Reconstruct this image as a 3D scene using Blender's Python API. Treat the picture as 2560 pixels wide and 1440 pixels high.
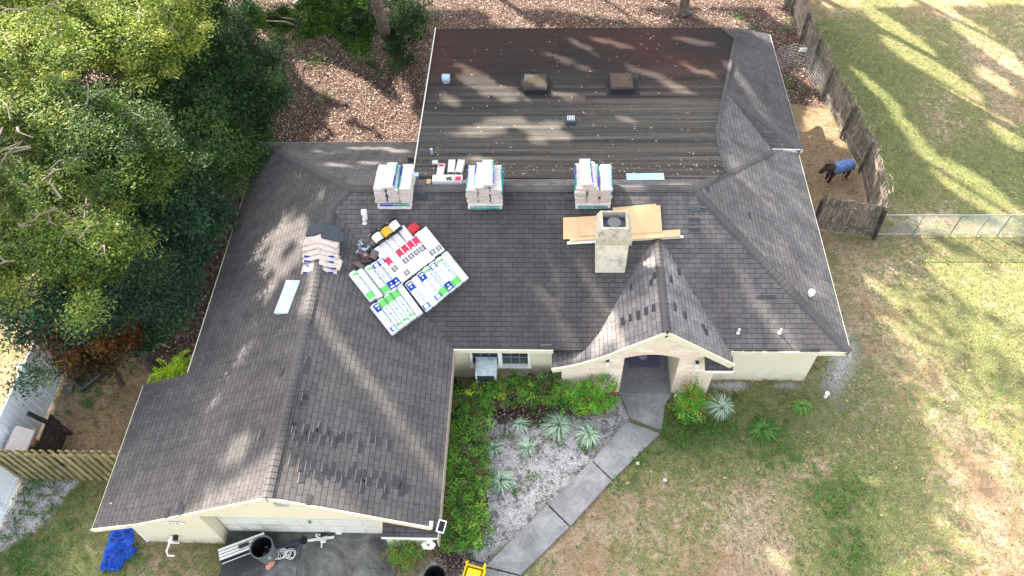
import bpy, math, random
import numpy as np
from math import sin, cos, pi, radians, atan2, hypot, sqrt
from mathutils import Vector, Matrix
random.seed(7); rng = np.random.default_rng(7)
for o in list(bpy.data.objects): bpy.data.objects.remove(o)
S = bpy.context.scene
# ------------------------------------------------------------------ camera (a drone hovering 21 m above the front garden)
H = 21.0; FPX = 1931.57
AR = np.array([0.99910284, 0.02850759, -0.03131823]); AU = np.array([-0.00457543, 0.80784317, 0.58937974]); AF = np.array([-0.04210201, 0.58870768, -0.80724884])
cam_d = bpy.data.cameras.new('camera'); cam = bpy.data.objects.new('camera', cam_d); S.collection.objects.link(cam)
cam_d.sensor_width = 36; cam_d.lens = FPX/2560*36; cam_d.clip_end = 2000
cam.matrix_world = Matrix(((AR[0], AU[0], -AF[0], 0), (AR[1], AU[1], -AF[1], 0), (AR[2], AU[2], -AF[2], H), (0, 0, 0, 1)))
S.camera = cam
S.render.resolution_x = 1024; S.render.resolution_y = 576
# ------------------------------------------------------------------ light
SUN_EL = radians(36); SUN_DIR = np.array([-0.643*cos(SUN_EL), 0.766*cos(SUN_EL), sin(SUN_EL)])   # towards the sun
SUN_DIR /= np.linalg.norm(SUN_DIR)
sl = bpy.data.lights.new('sun', 'SUN'); sl.energy = 5.0; sl.angle = radians(0.5); sl.color = (1, .92, .8)
so = bpy.data.objects.new('sun', sl); S.collection.objects.link(so)
so.rotation_euler = Vector(SUN_DIR).to_track_quat('Z', 'Y').to_euler(); so.location = (-30, 40, 60)
W = bpy.data.worlds.new('World'); S.world = W; W.use_nodes = True
wn = W.node_tree; bg = wn.nodes['Background']; sk = wn.nodes.new('ShaderNodeTexSky'); sk.sky_type = 'NISHITA'; sk.sun_disc = False
sk.sun_elevation = SUN_EL; sk.sun_rotation = atan2(SUN_DIR[0], SUN_DIR[1]); sk.air_density = 1.0; sk.dust_density = 3.0; sk.ozone_density = .6
hs = wn.nodes.new('ShaderNodeHueSaturation'); hs.inputs['Saturation'].default_value = .42; hs.inputs['Value'].default_value = .17; wn.links.new(sk.outputs[0], hs.inputs['Color']); wn.links.new(hs.outputs[0], bg.inputs[0])   # pale, thinly veiled sky; bg.inputs[1].default_value = 0.1
S.view_settings.view_transform = 'Standard'; S.view_settings.look = 'None'; S.view_settings.gamma = 1
S.view_settings.exposure = 2.3
# ------------------------------------------------------------------ measuring helpers: sight lines of the survey camera
def ray(u, v): return (u-1280)*AR-(v-720)*AU+FPX*AF
def P(u, v, z=0.0):
    d = ray(u, v); return np.array([0, 0, H])+d*((z-H)/d[2])
def PY(u, v, y):
    d = ray(u, v); return np.array([0, 0, H])+d*(y/d[1])
def projpx(X):
    c = X-np.array([0, 0, H]); d = c@AF; d = np.where(d > .1, d, .1)
    return 1280+FPX*(c@AR)/d, 720-FPX*(c@AU)/d
SL = .515
def roofz(x, y):
    z = 0.
    if -10 <= x <= 8.5 and 11.41 <= y <= 19.84:
        z = max(z, min(4.56, 2.4+SL*(y-11.41), 2.4+SL*(19.82-y), 2.4+.505*(x+10) , 2.4+SL*(8.47-x)))
    if -10 <= x <= -2.55 and 6.3 <= y <= 15.1:
        z = max(z, min(2.4+.505*(x+10), 2.4+.507*(-2.57-x)))
    if -4.1 <= x <= 5.5 and 16.35 <= y <= 25.3: z = max(z, 4.19-.127*(y-16.35))
    if -11.45 <= x < -10 and 6.3 <= y <= 10.5: z = max(z, 2.4+.35*(x+10))
    return z
def onroof(u, v, dz=0.):
    d = ray(u, v); o = np.array([0, 0, H]); lo, hi = (7-H)/d[2], (1.-H)/d[2]
    step = (hi-lo)/60; t = lo
    while t < hi:
        p = o+d*t
        if p[2] <= roofz(p[0], p[1])+dz: return np.array([p[0], p[1], roofz(p[0], p[1])+dz])
        t += step*.05
    return o+d*hi
def nrm(a): a = np.asarray(a, float); return a/np.linalg.norm(a)
def roofn(p):
    e = .06; gx = (roofz(p[0]+e, p[1])-roofz(p[0]-e, p[1]))/(2*e); gy = (roofz(p[0], p[1]+e)-roofz(p[0], p[1]-e))/(2*e)
    return nrm([-gx, -gy, 1])
# ------------------------------------------------------------------ node materials
def srgb(r, g, b):
    f = lambda c: ((c/255+.055)/1.055)**2.4 if c > 10 else c/255/12.92
    return (f(r), f(g), f(b), 1)
class NT:
    def __init__(s, name, rough=.8, spec=.3):
        s.m = bpy.data.materials.new(name); s.m.use_nodes = True; s.t = s.m.node_tree; s.b = s.t.nodes['Principled BSDF']
        s.b.inputs['Roughness'].default_value = rough; s.b.inputs['Specular IOR Level'].default_value = spec
    def n(s, typ, inp=None, **kw):
        x = s.t.nodes.new('ShaderNode'+typ)
        for k, v in kw.items(): setattr(x, k, v)
        for k, v in (inp or {}).items():
            if isinstance(v, bpy.types.NodeSocket): s.t.links.new(v, x.inputs[k])
            else: x.inputs[k].default_value = v
        return x
    def mix(s, f, a, b, mode='MIX'):
        x = s.t.nodes.new('ShaderNodeMix'); x.data_type = 'RGBA'; x.blend_type = mode
        for i, v in ((0, f), (6, a), (7, b)):
            if isinstance(v, bpy.types.NodeSocket): s.t.links.new(v, x.inputs[i])
            else: x.inputs[i].default_value = v
        return x.outputs[2]
    def math(s, op, a, b=0., c=None):
        x = s.t.nodes.new('ShaderNodeMath'); x.operation = op
        for i, v in ((0, a), (1, b), (2, c)):
            if v is None: continue
            if isinstance(v, bpy.types.NodeSocket): s.t.links.new(v, x.inputs[i])
            else: x.inputs[i].default_value = v
        return x.outputs[0]
    def ramp(s, f, *st):
        x = s.t.nodes.new('ShaderNodeValToRGB'); s.t.links.new(f, x.inputs[0]); e = x.color_ramp.elements
        while len(e) < len(st): e.new(.5)
        for i, (p, c) in enumerate(st): e[i].position = p; e[i].color = c if isinstance(c, (tuple, list)) else (c, c, c, 1)
        return x.outputs[0]
    def noise(s, vec, scale, detail=4, rough=.55, dist=0): return s.n('TexNoise', {'Vector': vec, 'Scale': scale, 'Detail': detail, 'Roughness': rough, 'Distortion': dist}).outputs[0]
    def obj(s): return s.n('TexCoord').outputs['Object']
    def uv(s): return s.n('TexCoord').outputs['UV']
    def pos(s): return s.n('NewGeometry').outputs['Position']
    def scale(s, vec, sc, rot=(0, 0, 0)): return s.n('Mapping', {'Vector': vec, 'Scale': sc, 'Rotation': rot}).outputs[0]
    def base(s, c): s.t.links.new(c, s.b.inputs['Base Color'])
    def bump(s, h, st=.3, d=.02):
        b = s.n('Bump', {'Height': h, 'Strength': st, 'Distance': d}); s.t.links.new(b.outputs[0], s.b.inputs['Normal'])
def plain(name, c, rough=.6, var=.12, sc=6, spec=.3, metal=0, dirt=None, dirt_amt=.5):
    k = NT(name, rough, spec); k.b.inputs['Metallic'].default_value = metal
    v = k.pos(); n1 = k.noise(v, sc, 5); n2 = k.noise(v, sc*5, 3)
    f = k.math('ADD', k.math('MULTIPLY', n1, .6), k.math('MULTIPLY', n2, .4))
    col = k.ramp(f, (.3, tuple(x*(1-var) for x in c[:3])+(1,)), (.7, tuple(min(1, x*(1+var)) for x in c[:3])+(1,)))
    if dirt:
        d = k.ramp(k.noise(v, sc*.7, 8, .7), (.5, 0), (.72, dirt_amt)); col = k.mix(d, col, dirt)
    k.base(col); return k.m
def leafmat(name, gloss=.55, trans=.35):
    k = NT(name, gloss, .18); a = k.n('Attribute', attribute_name='tint'); k.base(a.outputs['Color'])
    t = k.n('BsdfTranslucent'); k.t.links.new(k.mix(.5, a.outputs['Color'], (.5, .6, .05, 1), 'MULTIPLY') if False else a.outputs['Color'], t.inputs[0])
    mx = k.n('MixShader', {0: trans}); k.t.links.new(k.b.outputs[0], mx.inputs[1]); k.t.links.new(t.outputs[0], mx.inputs[2])
    k.t.links.new(mx.outputs[0], k.t.nodes['Material Output'].inputs[0]); return k.m
def shingle(name, lite=1.0, algae=False):
    k = NT(name, .92, .15); uv = k.uv(); ps = k.pos()
    wob = k.n('TexNoise', {'Vector': uv, 'Scale': 1.3, 'Detail': 2}).outputs['Color']
    uvw = k.n('VectorMath', {0: uv, 1: k.n('VectorMath', {0: wob, 'Scale': .012}, operation='SCALE').outputs[0]}, operation='ADD').outputs[0]
    br = k.n('TexBrick', {'Vector': uvw, 'Color1': (0, 0, 0, 1), 'Color2': (1, 1, 1, 1), 'Mortar': (.5, .5, .5, 1), 'Scale': 1, 'Mortar Size': .0085, 'Mortar Smooth': .35, 'Bias': 0, 'Brick Width': .305, 'Row Height': .142}, offset=.5)
    tab = br.outputs[0]
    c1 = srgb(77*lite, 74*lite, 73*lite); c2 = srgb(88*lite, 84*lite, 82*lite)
    col = k.mix(tab, c1, c2)
    big = k.noise(ps, .45, 6, .65, .4); med = k.noise(k.scale(uv, (3.5, .6, 1)), 1.2, 6, .65)
    stain = k.ramp(big, (.38, 0.), (.66, 1.)); col = k.mix(k.math('MULTIPLY', stain, .5), col, srgb(44, 43, 45))
    strk = k.ramp(med, (.45, 0.), (.75, .55)); col = k.mix(strk, col, srgb(50, 48, 49))
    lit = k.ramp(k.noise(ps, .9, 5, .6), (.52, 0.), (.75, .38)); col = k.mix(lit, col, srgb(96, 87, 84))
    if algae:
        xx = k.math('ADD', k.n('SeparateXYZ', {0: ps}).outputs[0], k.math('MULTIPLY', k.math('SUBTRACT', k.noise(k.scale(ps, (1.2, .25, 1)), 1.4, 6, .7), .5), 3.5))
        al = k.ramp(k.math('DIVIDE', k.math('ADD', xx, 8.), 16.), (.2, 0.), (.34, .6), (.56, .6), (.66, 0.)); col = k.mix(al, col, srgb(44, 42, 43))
    gran = k.noise(ps, 95, 2); col = k.mix(.55, col, k.ramp(gran, (.3, .35), (.7, .65)), 'OVERLAY')
    # courses: the butt edge of each row reads darker than the tab joints
    sep = k.n('SeparateXYZ', {0: uvw}).outputs[1]; fr = k.math('FRACT', k.math('DIVIDE', sep, .142))
    butt = k.ramp(fr, (0., 1.), (.13, 0.)); 
    col = k.mix(k.math('MULTIPLY', butt, .34), col, srgb(20, 19, 20))
    gap = br.outputs['Fac']; col = k.mix(k.math('MULTIPLY', gap, .6), col, srgb(20, 19, 20))
    k.base(col)
    hgt = k.math('SUBTRACT', k.math('MULTIPLY', k.math('SUBTRACT', 1., fr), .9), k.math('MULTIPLY', gap, .9))
    hgt = k.math('ADD', hgt, k.math('MULTIPLY', gran, .35)); k.bump(hgt, .55, .012); return k.m
def rollroof():
    k = NT('mineral_roll_roofing', .93, .12); v = k.pos()
    wv = k.n('VectorMath', {0: v, 1: k.n('VectorMath', {0: k.n('TexNoise', {'Vector': v, 'Scale': .5}).outputs['Color'], 'Scale': .12}, operation='SCALE').outputs[0]}, operation='ADD').outputs[0]
    st = k.noise(k.scale(wv, (.05, 3.4, 0)), 1.4, 6, .75); st2 = k.noise(k.scale(v, (2.2, 9, 0)), 2.2, 8, .85)
    f = k.math('ADD', k.math('MULTIPLY', st, .72), k.math('MULTIPLY', st2, .28))
    col = k.ramp(f, (.40, srgb(44, 43, 42)), (.5, srgb(70, 67, 63)), (.62, srgb(104, 98, 89)))
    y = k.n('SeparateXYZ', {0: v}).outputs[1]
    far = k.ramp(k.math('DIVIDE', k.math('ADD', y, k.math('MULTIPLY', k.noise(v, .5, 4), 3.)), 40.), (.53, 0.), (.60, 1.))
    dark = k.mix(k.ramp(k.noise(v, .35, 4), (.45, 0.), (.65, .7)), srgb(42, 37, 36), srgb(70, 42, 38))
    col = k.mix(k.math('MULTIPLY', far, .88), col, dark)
    fl = k.noise(v, 60, 3); col = k.mix(.5, col, k.ramp(fl, (.3, .36), (.7, .64)), 'OVERLAY')
    seam = k.math('FRACT', k.math('DIVIDE', y, .92)); sm = k.ramp(seam, (0., .45), (.02, 0.)); col = k.mix(sm, col, srgb(40, 38, 38))
    k.base(col); k.bump(k.math('ADD', fl, k.math('MULTIPLY', st2, 1.5)), .5, .012); return k.m
def stone():
    k = NT('sawn_stone_cladding', .85, .2); v = k.pos(); s = k.n('SeparateXYZ', {0: v}); vec = k.n('CombineXYZ', {0: k.math('ADD', s.outputs[0], s.outputs[1]), 1: s.outputs[2]}).outputs[0]
    br = k.n('TexBrick', {'Vector': vec, 'Color1': (0, 0, 0, 1), 'Color2': (1, 1, 1, 1), 'Mortar': (.5, .5, .5, 1), 'Scale': 1, 'Mortar Size': .006, 'Mortar Smooth': .3, 'Brick Width': .43, 'Row Height': .13}, offset=.37)
    col = k.ramp(br.outputs[0], (.0, srgb(226, 214, 190)), (.35, srgb(220, 194, 174)), (.6, srgb(232, 224, 202)), (1., srgb(214, 190, 170)))
    n = k.noise(k.scale(vec, (1.5, 12, 1)), 2, 5); col = k.mix(.5, col, k.ramp(n, (.3, .4), (.7, .6)), 'OVERLAY')
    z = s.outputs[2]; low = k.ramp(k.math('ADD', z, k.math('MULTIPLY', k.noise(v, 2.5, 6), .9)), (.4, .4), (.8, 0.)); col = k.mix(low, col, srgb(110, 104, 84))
    col = k.mix(k.math('MULTIPLY', br.outputs['Fac'], .5), col, srgb(160, 148, 130)); k.base(col); k.bump(k.math('SUBTRACT', n, br.outputs['Fac']), .4, .015); return k.m
def stucco():
    k = NT('cream_stucco', .9, .2); v = k.pos(); z = k.n('SeparateXYZ', {0: v}).outputs[2]
    col = k.mix(k.ramp(k.noise(v, 1.1, 6), (.35, 0.), (.7, .35)), srgb(210, 203, 178), srgb(200, 192, 164))
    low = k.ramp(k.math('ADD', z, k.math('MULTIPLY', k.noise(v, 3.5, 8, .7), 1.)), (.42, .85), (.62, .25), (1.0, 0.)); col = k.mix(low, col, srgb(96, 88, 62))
    k.base(col); k.bump(k.noise(v, 45, 4), .25, .01); return k.m
def wood(name, a, b, c, sc=1.):
    k = NT(name, .85, .2); v = k.obj(); uv = k.uv()
    n = k.noise(k.scale(uv, (14*sc, 1.2, 1)), 2.2, 7, .65, .3); n2 = k.noise(v, 1.4, 4)
    col = k.ramp(n, (.32, a), (.52, b), (.7, c)); col = k.mix(.55, col, k.ramp(n2, (.35, .3), (.65, .66)), 'OVERLAY')
    at = k.n('Attribute', attribute_name='tint').outputs['Fac']; col = k.mix(.6, col, k.ramp(at, (0., .3), (1., .7)), 'OVERLAY')
    k.base(col); k.bump(n, .5, .01); return k.m
def concrete(name, a, b, dark, amt=.6):
    k = NT(name, .9, .2); v = k.pos(); n = k.noise(v, 1.3, 9, .75, .5); g = k.noise(v, 32, 5, .8)
    col = k.mix(k.ramp(n, (.4, 0.), (.62, 1.)), a, b); col = k.mix(k.math('MULTIPLY', k.ramp(k.noise(v, .55, 6, .6, .6), (.42, 0.), (.6, 1.)), amt), col, dark)
    col = k.mix(.8, col, k.ramp(g, (.32, .25), (.68, .75)), 'OVERLAY'); k.base(col); k.bump(g, .35, .01); return k.m
def groundmat():
    k = NT('ground_soil_grass', .95, .12); v = k.pos(); a = k.n('Attribute', attribute_name='zone').outputs['Color']; s = k.n('SeparateColor', {0: a})
    lit, sand, straw = s.outputs[0], s.outputs[1], s.outputs[2]
    green = k.n('Attribute', attribute_name='green').outputs['Fac']
    f1 = k.noise(v, 9, 6, .7); f2 = k.noise(v, 28, 4, .7); f3 = k.noise(v, 2.2, 6, .65, .4); f0 = k.noise(v, .6, 5, .6)
    # grass: green and dry blades mixed
    gsel = k.math('ADD', k.math('ADD', k.math('MULTIPLY', f1, .9), k.math('MULTIPLY', f3, .9)), k.math('MULTIPLY', k.math('SUBTRACT', green, .5), 1.1))
    gsel = k.ramp(k.math('ADD', k.math('MULTIPLY', gsel, .5), k.math('MULTIPLY', k.math('SUBTRACT', k.noise(v, 4.5, 8, .8), .5), .35)), (.40, 0.), (.50, 1.))
    f4 = k.noise(v, 5, 8, .8, .6)
    dry = k.mix(k.ramp(f2, (.4, 0.), (.6, 1.)), srgb(96, 80, 58), srgb(168, 150, 120)); dry = k.mix(k.ramp(f4, (.46, 0.), (.62, .7)), dry, srgb(176, 160, 146)); dry = k.mix(k.ramp(f0, (.42, .5), (.6, 0.)), dry, srgb(126, 98, 70)); gr = k.mix(k.ramp(f2, (.4, 0.), (.6, 1.)), srgb(76, 80, 46), srgb(138, 138, 90)); gr = k.mix(k.ramp(f4, (.45, .55), (.55, 0.)), gr, srgb(78, 88, 50))
    grass = k.mix(gsel, dry, gr); bare = k.ramp(k.math('ADD', k.math('MULTIPLY', f3, .6), k.math('MULTIPLY', f1, .4)), (.54, 0.), (.66, .6)); grass = k.mix(bare, grass, srgb(122, 108, 98))
    # leaf litter
    vo = k.n('TexVoronoi', {'Vector': v, 'Scale': 32.}); lc = k.ramp(k.n('SeparateColor', {0: vo.outputs['Color']}).outputs[0], (0., srgb(52, 39, 34)), (.45, srgb(90, 69, 60)), (.8, srgb(124, 102, 92)), (1., srgb(166, 146, 136)))
    lit_c = k.mix(k.ramp(vo.outputs['Distance'], (.2, 0.), (.7, .6)), lc, srgb(38, 30, 26)); lit_c = k.mix(k.ramp(f3, (.5, 0.), (.68, .5)), lit_c, srgb(112, 100, 88))
    sd = k.mix(k.ramp(f2, (.38, 0.), (.6, 1.)), srgb(122, 117, 114), srgb(204, 200, 197)); sd = k.mix(k.ramp(k.math('ADD', k.math('MULTIPLY', f1, .5), k.math('MULTIPLY', f3, .5)), (.48, 0.), (.6, .8)), sd, srgb(76, 69, 62))
    stw = k.mix(k.ramp(k.noise(k.scale(v, (1, 2.4, 1), (0, 0, .6)), 12, 6, .7), (.35, 0.), (.62, 1.)), srgb(96, 78, 60), srgb(158, 136, 108)); stw = k.mix(k.ramp(f3, (.55, 0.), (.7, .6)), stw, srgb(58, 46, 38))
    def edge(w): return k.ramp(k.math('ADD', w, k.math('MULTIPLY', k.math('SUBTRACT', k.math('ADD', k.math('MULTIPLY', f1, .6), k.math('MULTIPLY', f3, .4)), .5), 1.3)), (.4, 0.), (.6, 1.))
    col = k.mix(edge(straw), grass, stw); col = k.mix(edge(sand), col, sd); col = k.mix(edge(lit), col, lit_c)
    k.base(col); k.bump(k.math('ADD', f1, f2), .7, .05); return k.m
# ------------------------------------------------------------------ mesh helpers
class MB:
    def __init__(s): s.v = []; s.f = []; s.uv = []; s.t = []; s.mi = []
    def face(s, pts, uvs=None, tint=.5, mi=0):
        i = len(s.v); s.v += [tuple(map(float, p)) for p in pts]; s.f.append(tuple(range(i, i+len(pts)))); s.uv += list(uvs) if uvs else [(0, 0)]*len(pts); s.t.append(tint); s.mi.append(mi); return s
    def box(s, c, sz, rz=0, M=None, tint=.5, mi=0, taper=0):
        hx, hy, hz = [q/2 for q in sz]; pts = []
        for k in range(8):
            x = hx if k & 1 else -hx; y = hy if k & 2 else -hy; z = hz if k & 4 else -hz
            if k & 4: x *= 1-taper; y *= 1-taper
            p = Vector((x, y, z))
            if rz: p = Matrix.Rotation(rz, 3, 'Z') @ p
            p = p+Vector(c)
            if M is not None: p = M @ p
            pts.append(p)
        L = max(sz)
        for q, d in (((0, 2, 3, 1), 2), ((4, 5, 7, 6), 2), ((0, 1, 5, 4), 1), ((2, 6, 7, 3), 1), ((0, 4, 6, 2), 0), ((1, 3, 7, 5), 0)):
            e1 = (pts[q[1]]-pts[q[0]]).length; e2 = (pts[q[2]]-pts[q[1]]).length
            r0 = tint*7.3
            uv = [(r0, 0), (r0, e1), (r0+e2, e1), (r0+e2, 0)] if e1 > e2 else [(r0, 0), (r0+e1, 0), (r0+e1, e2), (r0, e2)]
            s.face([pts[j] for j in q], uv, tint, mi)
        return s
    def beam(s, a, b, w, h, up=(0, 0, 1), tint=.5, mi=0):
        a, b = Vector(a), Vector(b); x = (b-a); L = x.length; x.normalize(); u = Vector(up); y = u.cross(x)
        if y.length < 1e-4: y = Vector((0, 1, 0)).cross(x)
        y.normalize(); z = x.cross(y); M = Matrix((x, y, z)).transposed().to_4x4(); M.translation = (a+b)/2
        return s.box((0, 0, 0), (L, w, h), M=M, tint=tint, mi=mi)
    def tube(s, pts, r, n=8, cap=True, tint=.5, mi=0):
        pts = [Vector(p) for p in pts]; rs = r if isinstance(r, (list, tuple)) else [r]*len(pts); rings = []; prev = None
        for i, p in enumerate(pts):
            d = (pts[min(i+1, len(pts)-1)]-pts[max(i-1, 0)]).normalized()
            if prev is None: a = d.orthogonal().normalized()
            else:
                a = prev-d*prev.dot(d); a = a.normalized() if a.length > 1e-5 else d.orthogonal().normalized()
            prev = a; b = d.cross(a); rings.append([p+(a*cos(2*pi*k/n)+b*sin(2*pi*k/n))*rs[i] for k in range(n)])
        L = 0
        for i in range(len(pts)-1):
            dl = (pts[i+1]-pts[i]).length
            for k in range(n):
                k2 = (k+1) % n; s.face([rings[i][k], rings[i][k2], rings[i+1][k2], rings[i+1][k]], [(k/n, L), ((k+1)/n, L), ((k+1)/n, L+dl), (k/n, L+dl)], tint, mi)
            L += dl
        if cap: s.face(list(reversed(rings[0])), None, tint, mi); s.face(rings[-1], None, tint, mi)
        return s
    def lathe(s, prof, c=(0, 0, 0), n=20, M=None, tint=.5, mi=0):
        for (r0, z0), (r1, z1) in zip(prof[:-1], prof[1:]):
            for k in range(n):
                a, b = 2*pi*k/n, 2*pi*(k+1)/n
                q = [Vector((r0*cos(a), r0*sin(a), z0)), Vector((r0*cos(b), r0*sin(b), z0)), Vector((r1*cos(b), r1*sin(b), z1)), Vector((r1*cos(a), r1*sin(a), z1))]
                q = [p+Vector(c) for p in q]
                if M is not None: q = [M @ p for p in q]
                if r0 < 1e-6: q = q[1:]
                elif r1 < 1e-6: q = q[:3]
                s.face(q, None, tint, mi)
        return s
    def prism(s, poly, z0, z1, tint=.5):
        n = len(poly); s.face([(x, y, z1) for x, y in poly], [(x, y) for x, y in poly], tint); s.face([(x, y, z0) for x, y in reversed(poly)], None, tint)
        for i in range(n):
            (x0, y0), (x1, y1) = poly[i], poly[(i+1) % n]; s.face([(x0, y0, z0), (x1, y1, z0), (x1, y1, z1), (x0, y0, z1)], None, tint)
        return s
    def mesh(s, name, mat, org=(0, 0, 0), smooth=False):
        me = bpy.data.meshes.new(name); o = Vector(org)
        me.from_pydata([tuple(Vector(p)-o) for p in s.v], [], s.f)
        ul = me.uv_layers.new(name='UVMap'); ul.data.foreach_set('uv', np.array(s.uv, float).ravel())
        at = me.attributes.new('tint', 'FLOAT', 'FACE'); at.data.foreach_set('value', np.array(s.t, float))
        for m in (mat if isinstance(mat, (list, tuple)) else [mat]): me.materials.append(m)
        me.polygons.foreach_set('material_index', s.mi)
        if smooth: me.polygons.foreach_set('use_smooth', [True]*len(s.f))
        if smooth:
            import bmesh; bm = bmesh.new(); bm.from_mesh(me); bmesh.ops.remove_doubles(bm, verts=bm.verts, dist=.0004); bm.to_mesh(me); bm.free()
        return me
    def build(s, name, mat, parent=None, smooth=False):
        org = parent_loc(parent) if parent is not None else (0, 0, 0)
        o = bpy.data.objects.new(name, s.mesh(name, mat, org, smooth)); S.collection.objects.link(o)
        if parent is not None: o.parent = parent
        return o
def parent_loc(p):
    l = Vector(p.location); q = p.parent
    while q is not None: l = l+Vector(q.location); q = q.parent
    return l
def tag(o, label, cat, group=None, kind=None):
    if label: o['label'] = label
    if cat: o['category'] = cat
    if group: o['group'] = group
    if kind: o['kind'] = kind
    return o
def thing(name, label, cat, loc=(0, 0, 0), group=None, M=None):
    o = bpy.data.objects.new(name, None); S.collection.objects.link(o); o.empty_display_size = .2
    if M is not None: o.matrix_world = M
    else: o.location = loc
    return tag(o, label, cat, group)
def child(name, mesh, parent, label=None):
    o = bpy.data.objects.new(name, mesh); S.collection.objects.link(o); o.parent = parent
    if label: o['label'] = label
    return o
def recenter(o):
    me = o.data; n = len(me.vertices); co = np.empty(n*3); me.vertices.foreach_get('co', co); co = co.reshape(-1, 3)
    c = np.array([co[:, 0].mean(), co[:, 1].mean(), co[:, 2].min()]); co -= c; me.vertices.foreach_set('co', co.ravel()); me.update(); o.location = c; return o
def dup(root, M=None, label=None):
    r = root.copy(); S.collection.objects.link(r)
    if M is not None: r.matrix_world = M
    if label: r['label'] = label
    for ch in root.children:
        c = ch.copy(); S.collection.objects.link(c); c.parent = r
        for g in ch.children: d = g.copy(); S.collection.objects.link(d); d.parent = c
    return r
def frame(a, b, up, org=None):
    x = Vector(b)-Vector(a); x.normalize(); u = Vector(up); y = u.cross(x).normalized(); z = x.cross(y)
    M = Matrix((x, y, z)).transposed().to_4x4(); M.translation = Vector(org if org is not None else (np.asarray(a)+np.asarray(b))/2); return M
def text_mesh(txt, size, mat, name='lettering', ext=.001):
    cu = bpy.data.curves.new(name, 'FONT'); cu.body = txt; cu.size = size; cu.extrude = ext; cu.align_x = 'CENTER'; cu.align_y = 'CENTER'; cu.resolution_u = 2
    o = bpy.data.objects.new(name, cu); S.collection.objects.link(o); bpy.context.view_layer.update()
    me = bpy.data.meshes.new_from_object(o.evaluated_get(bpy.context.evaluated_depsgraph_get())); bpy.data.objects.remove(o); me.materials.clear(); me.materials.append(mat); return me
# ------------------------------------------------------------------ materials
m_sh = shingle('weathered_shingles', 1.08); m_shf = shingle('algae_stained_shingles', 1.22, True); m_shl = shingle('lighter_shingles', 1.36); m_she = shingle('pale_gable_shingles', 1.55); m_roll = rollroof(); m_stone = stone(); m_stucco = stucco(); m_cap = shingle('ridge_shingles', 1.12)  # entry gable tone lightened to carry its strongly lit slope in the colour
m_white = plain('white_paint', srgb(226, 224, 216), .5, .05, dirt=srgb(150, 145, 130), dirt_amt=.25); m_cream = plain('cream_trim', srgb(206, 200, 174), .55, .05, dirt=srgb(150, 140, 110), dirt_amt=.4)
m_dirtywhite = plain('mildewed_paint', srgb(208, 200, 180), .75, .08, 3, dirt=srgb(80, 70, 56), dirt_amt=.8)
m_cloth_bk = plain('black_rubber', srgb(38, 38, 40), .55, .2); m_dark = plain('dark_tab', srgb(58, 57, 60), .9, .3, 20)
m_glass = NT('window_glass', .08, .6); m_glass.b.inputs['Base Color'].default_value = srgb(52, 58, 64); m_glass = m_glass.m
m_metal = plain('galvanised_metal', srgb(150, 156, 158), .4, .1, metal=.6); m_ltblue = plain('pale_coated_metal', srgb(160, 182, 190), .4, .06); m_slate = plain('slate_blue_metal', srgb(60, 72, 88), .45, .1)
m_paper = plain('bundle_paper', srgb(194, 188, 182), .6, .08, 9, dirt=srgb(140, 120, 110), dirt_amt=.5); m_paperend = plain('bundle_end_paper', srgb(186, 172, 162), .6, .1, 14, dirt=srgb(96, 82, 74), dirt_amt=.6)
m_teal = plain('teal_print', srgb(16, 128, 130), .5); m_blue = plain('blue_print', srgb(14, 54, 140), .5); m_green = plain('light_green_print', srgb(96, 180, 86), .5); m_pink = plain('pink_red_print', srgb(176, 44, 72), .5); m_red = plain('red_plastic_wrap', srgb(170, 34, 44), .4)
m_wrap = plain('glossy_white_wrap', srgb(208, 214, 214), .35, .03); m_carton = plain('white_carton', srgb(206, 204, 202), .6, .03); m_kraft = plain('kraft_cardboard', srgb(194, 162, 122), .8, .05, 1.5, dirt=srgb(208, 188, 156), dirt_amt=.8)
m_ink = plain('black_print', srgb(48, 50, 54), .6); m_graylab = plain('gray_print', srgb(90, 98, 104), .6); m_brown = plain('brown_coil', srgb(92, 80, 76), .6, .15); m_yellow = plain('yellow_label', srgb(200, 150, 40), .5, .06)
m_tarp = None
m_vinyl = plain('white_vinyl', srgb(230, 236, 240), .4, .03); m_gray = plain('gray_plastic', srgb(98, 104, 100), .5, .08); m_black = plain('black_plastic', srgb(24, 26, 26), .45, .1); m_yel = plain('yellow_plastic', srgb(236, 206, 24), .4, .06)
m_oldwood = wood('weathered_fence_wood', srgb(50, 44, 39), srgb(108, 99, 90), srgb(162, 153, 142)); m_newwood = wood('pale_treated_wood', srgb(88, 78, 52), srgb(140, 130, 92), srgb(172, 162, 122)); m_darkwood = wood('dark_damp_wood', srgb(32, 28, 26), srgb(64, 58, 54), srgb(104, 96, 90))
m_conc = concrete('walk_concrete', srgb(120, 119, 117), srgb(150, 149, 146), srgb(86, 86, 85), .4); m_drive = concrete('stained_drive_concrete', srgb(84, 82, 80), srgb(132, 130, 124), srgb(48, 49, 50), .85); m_floor = concrete('porch_concrete', srgb(112, 111, 112), srgb(130, 129, 128), srgb(90, 90, 92), .5)
m_bark = wood('tree_bark', srgb(58, 50, 44), srgb(104, 94, 84), srgb(140, 128, 116), .3); m_leaf = leafmat('leaf'); m_leafd = leafmat('leaf_dark', .5, .22); m_twig = plain('pale_branch', srgb(120, 110, 98), .9, .2); m_lit = leafmat('fallen_leaf', .8, .1)
m_rope = plain('white_rope', srgb(228, 224, 218), .8, .08, 40); m_bag = plain('salmon_bag', srgb(206, 138, 116), .6, .2, 14); m_door = plain('door_panel_paint', srgb(214, 211, 198), .5, .03)
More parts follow.
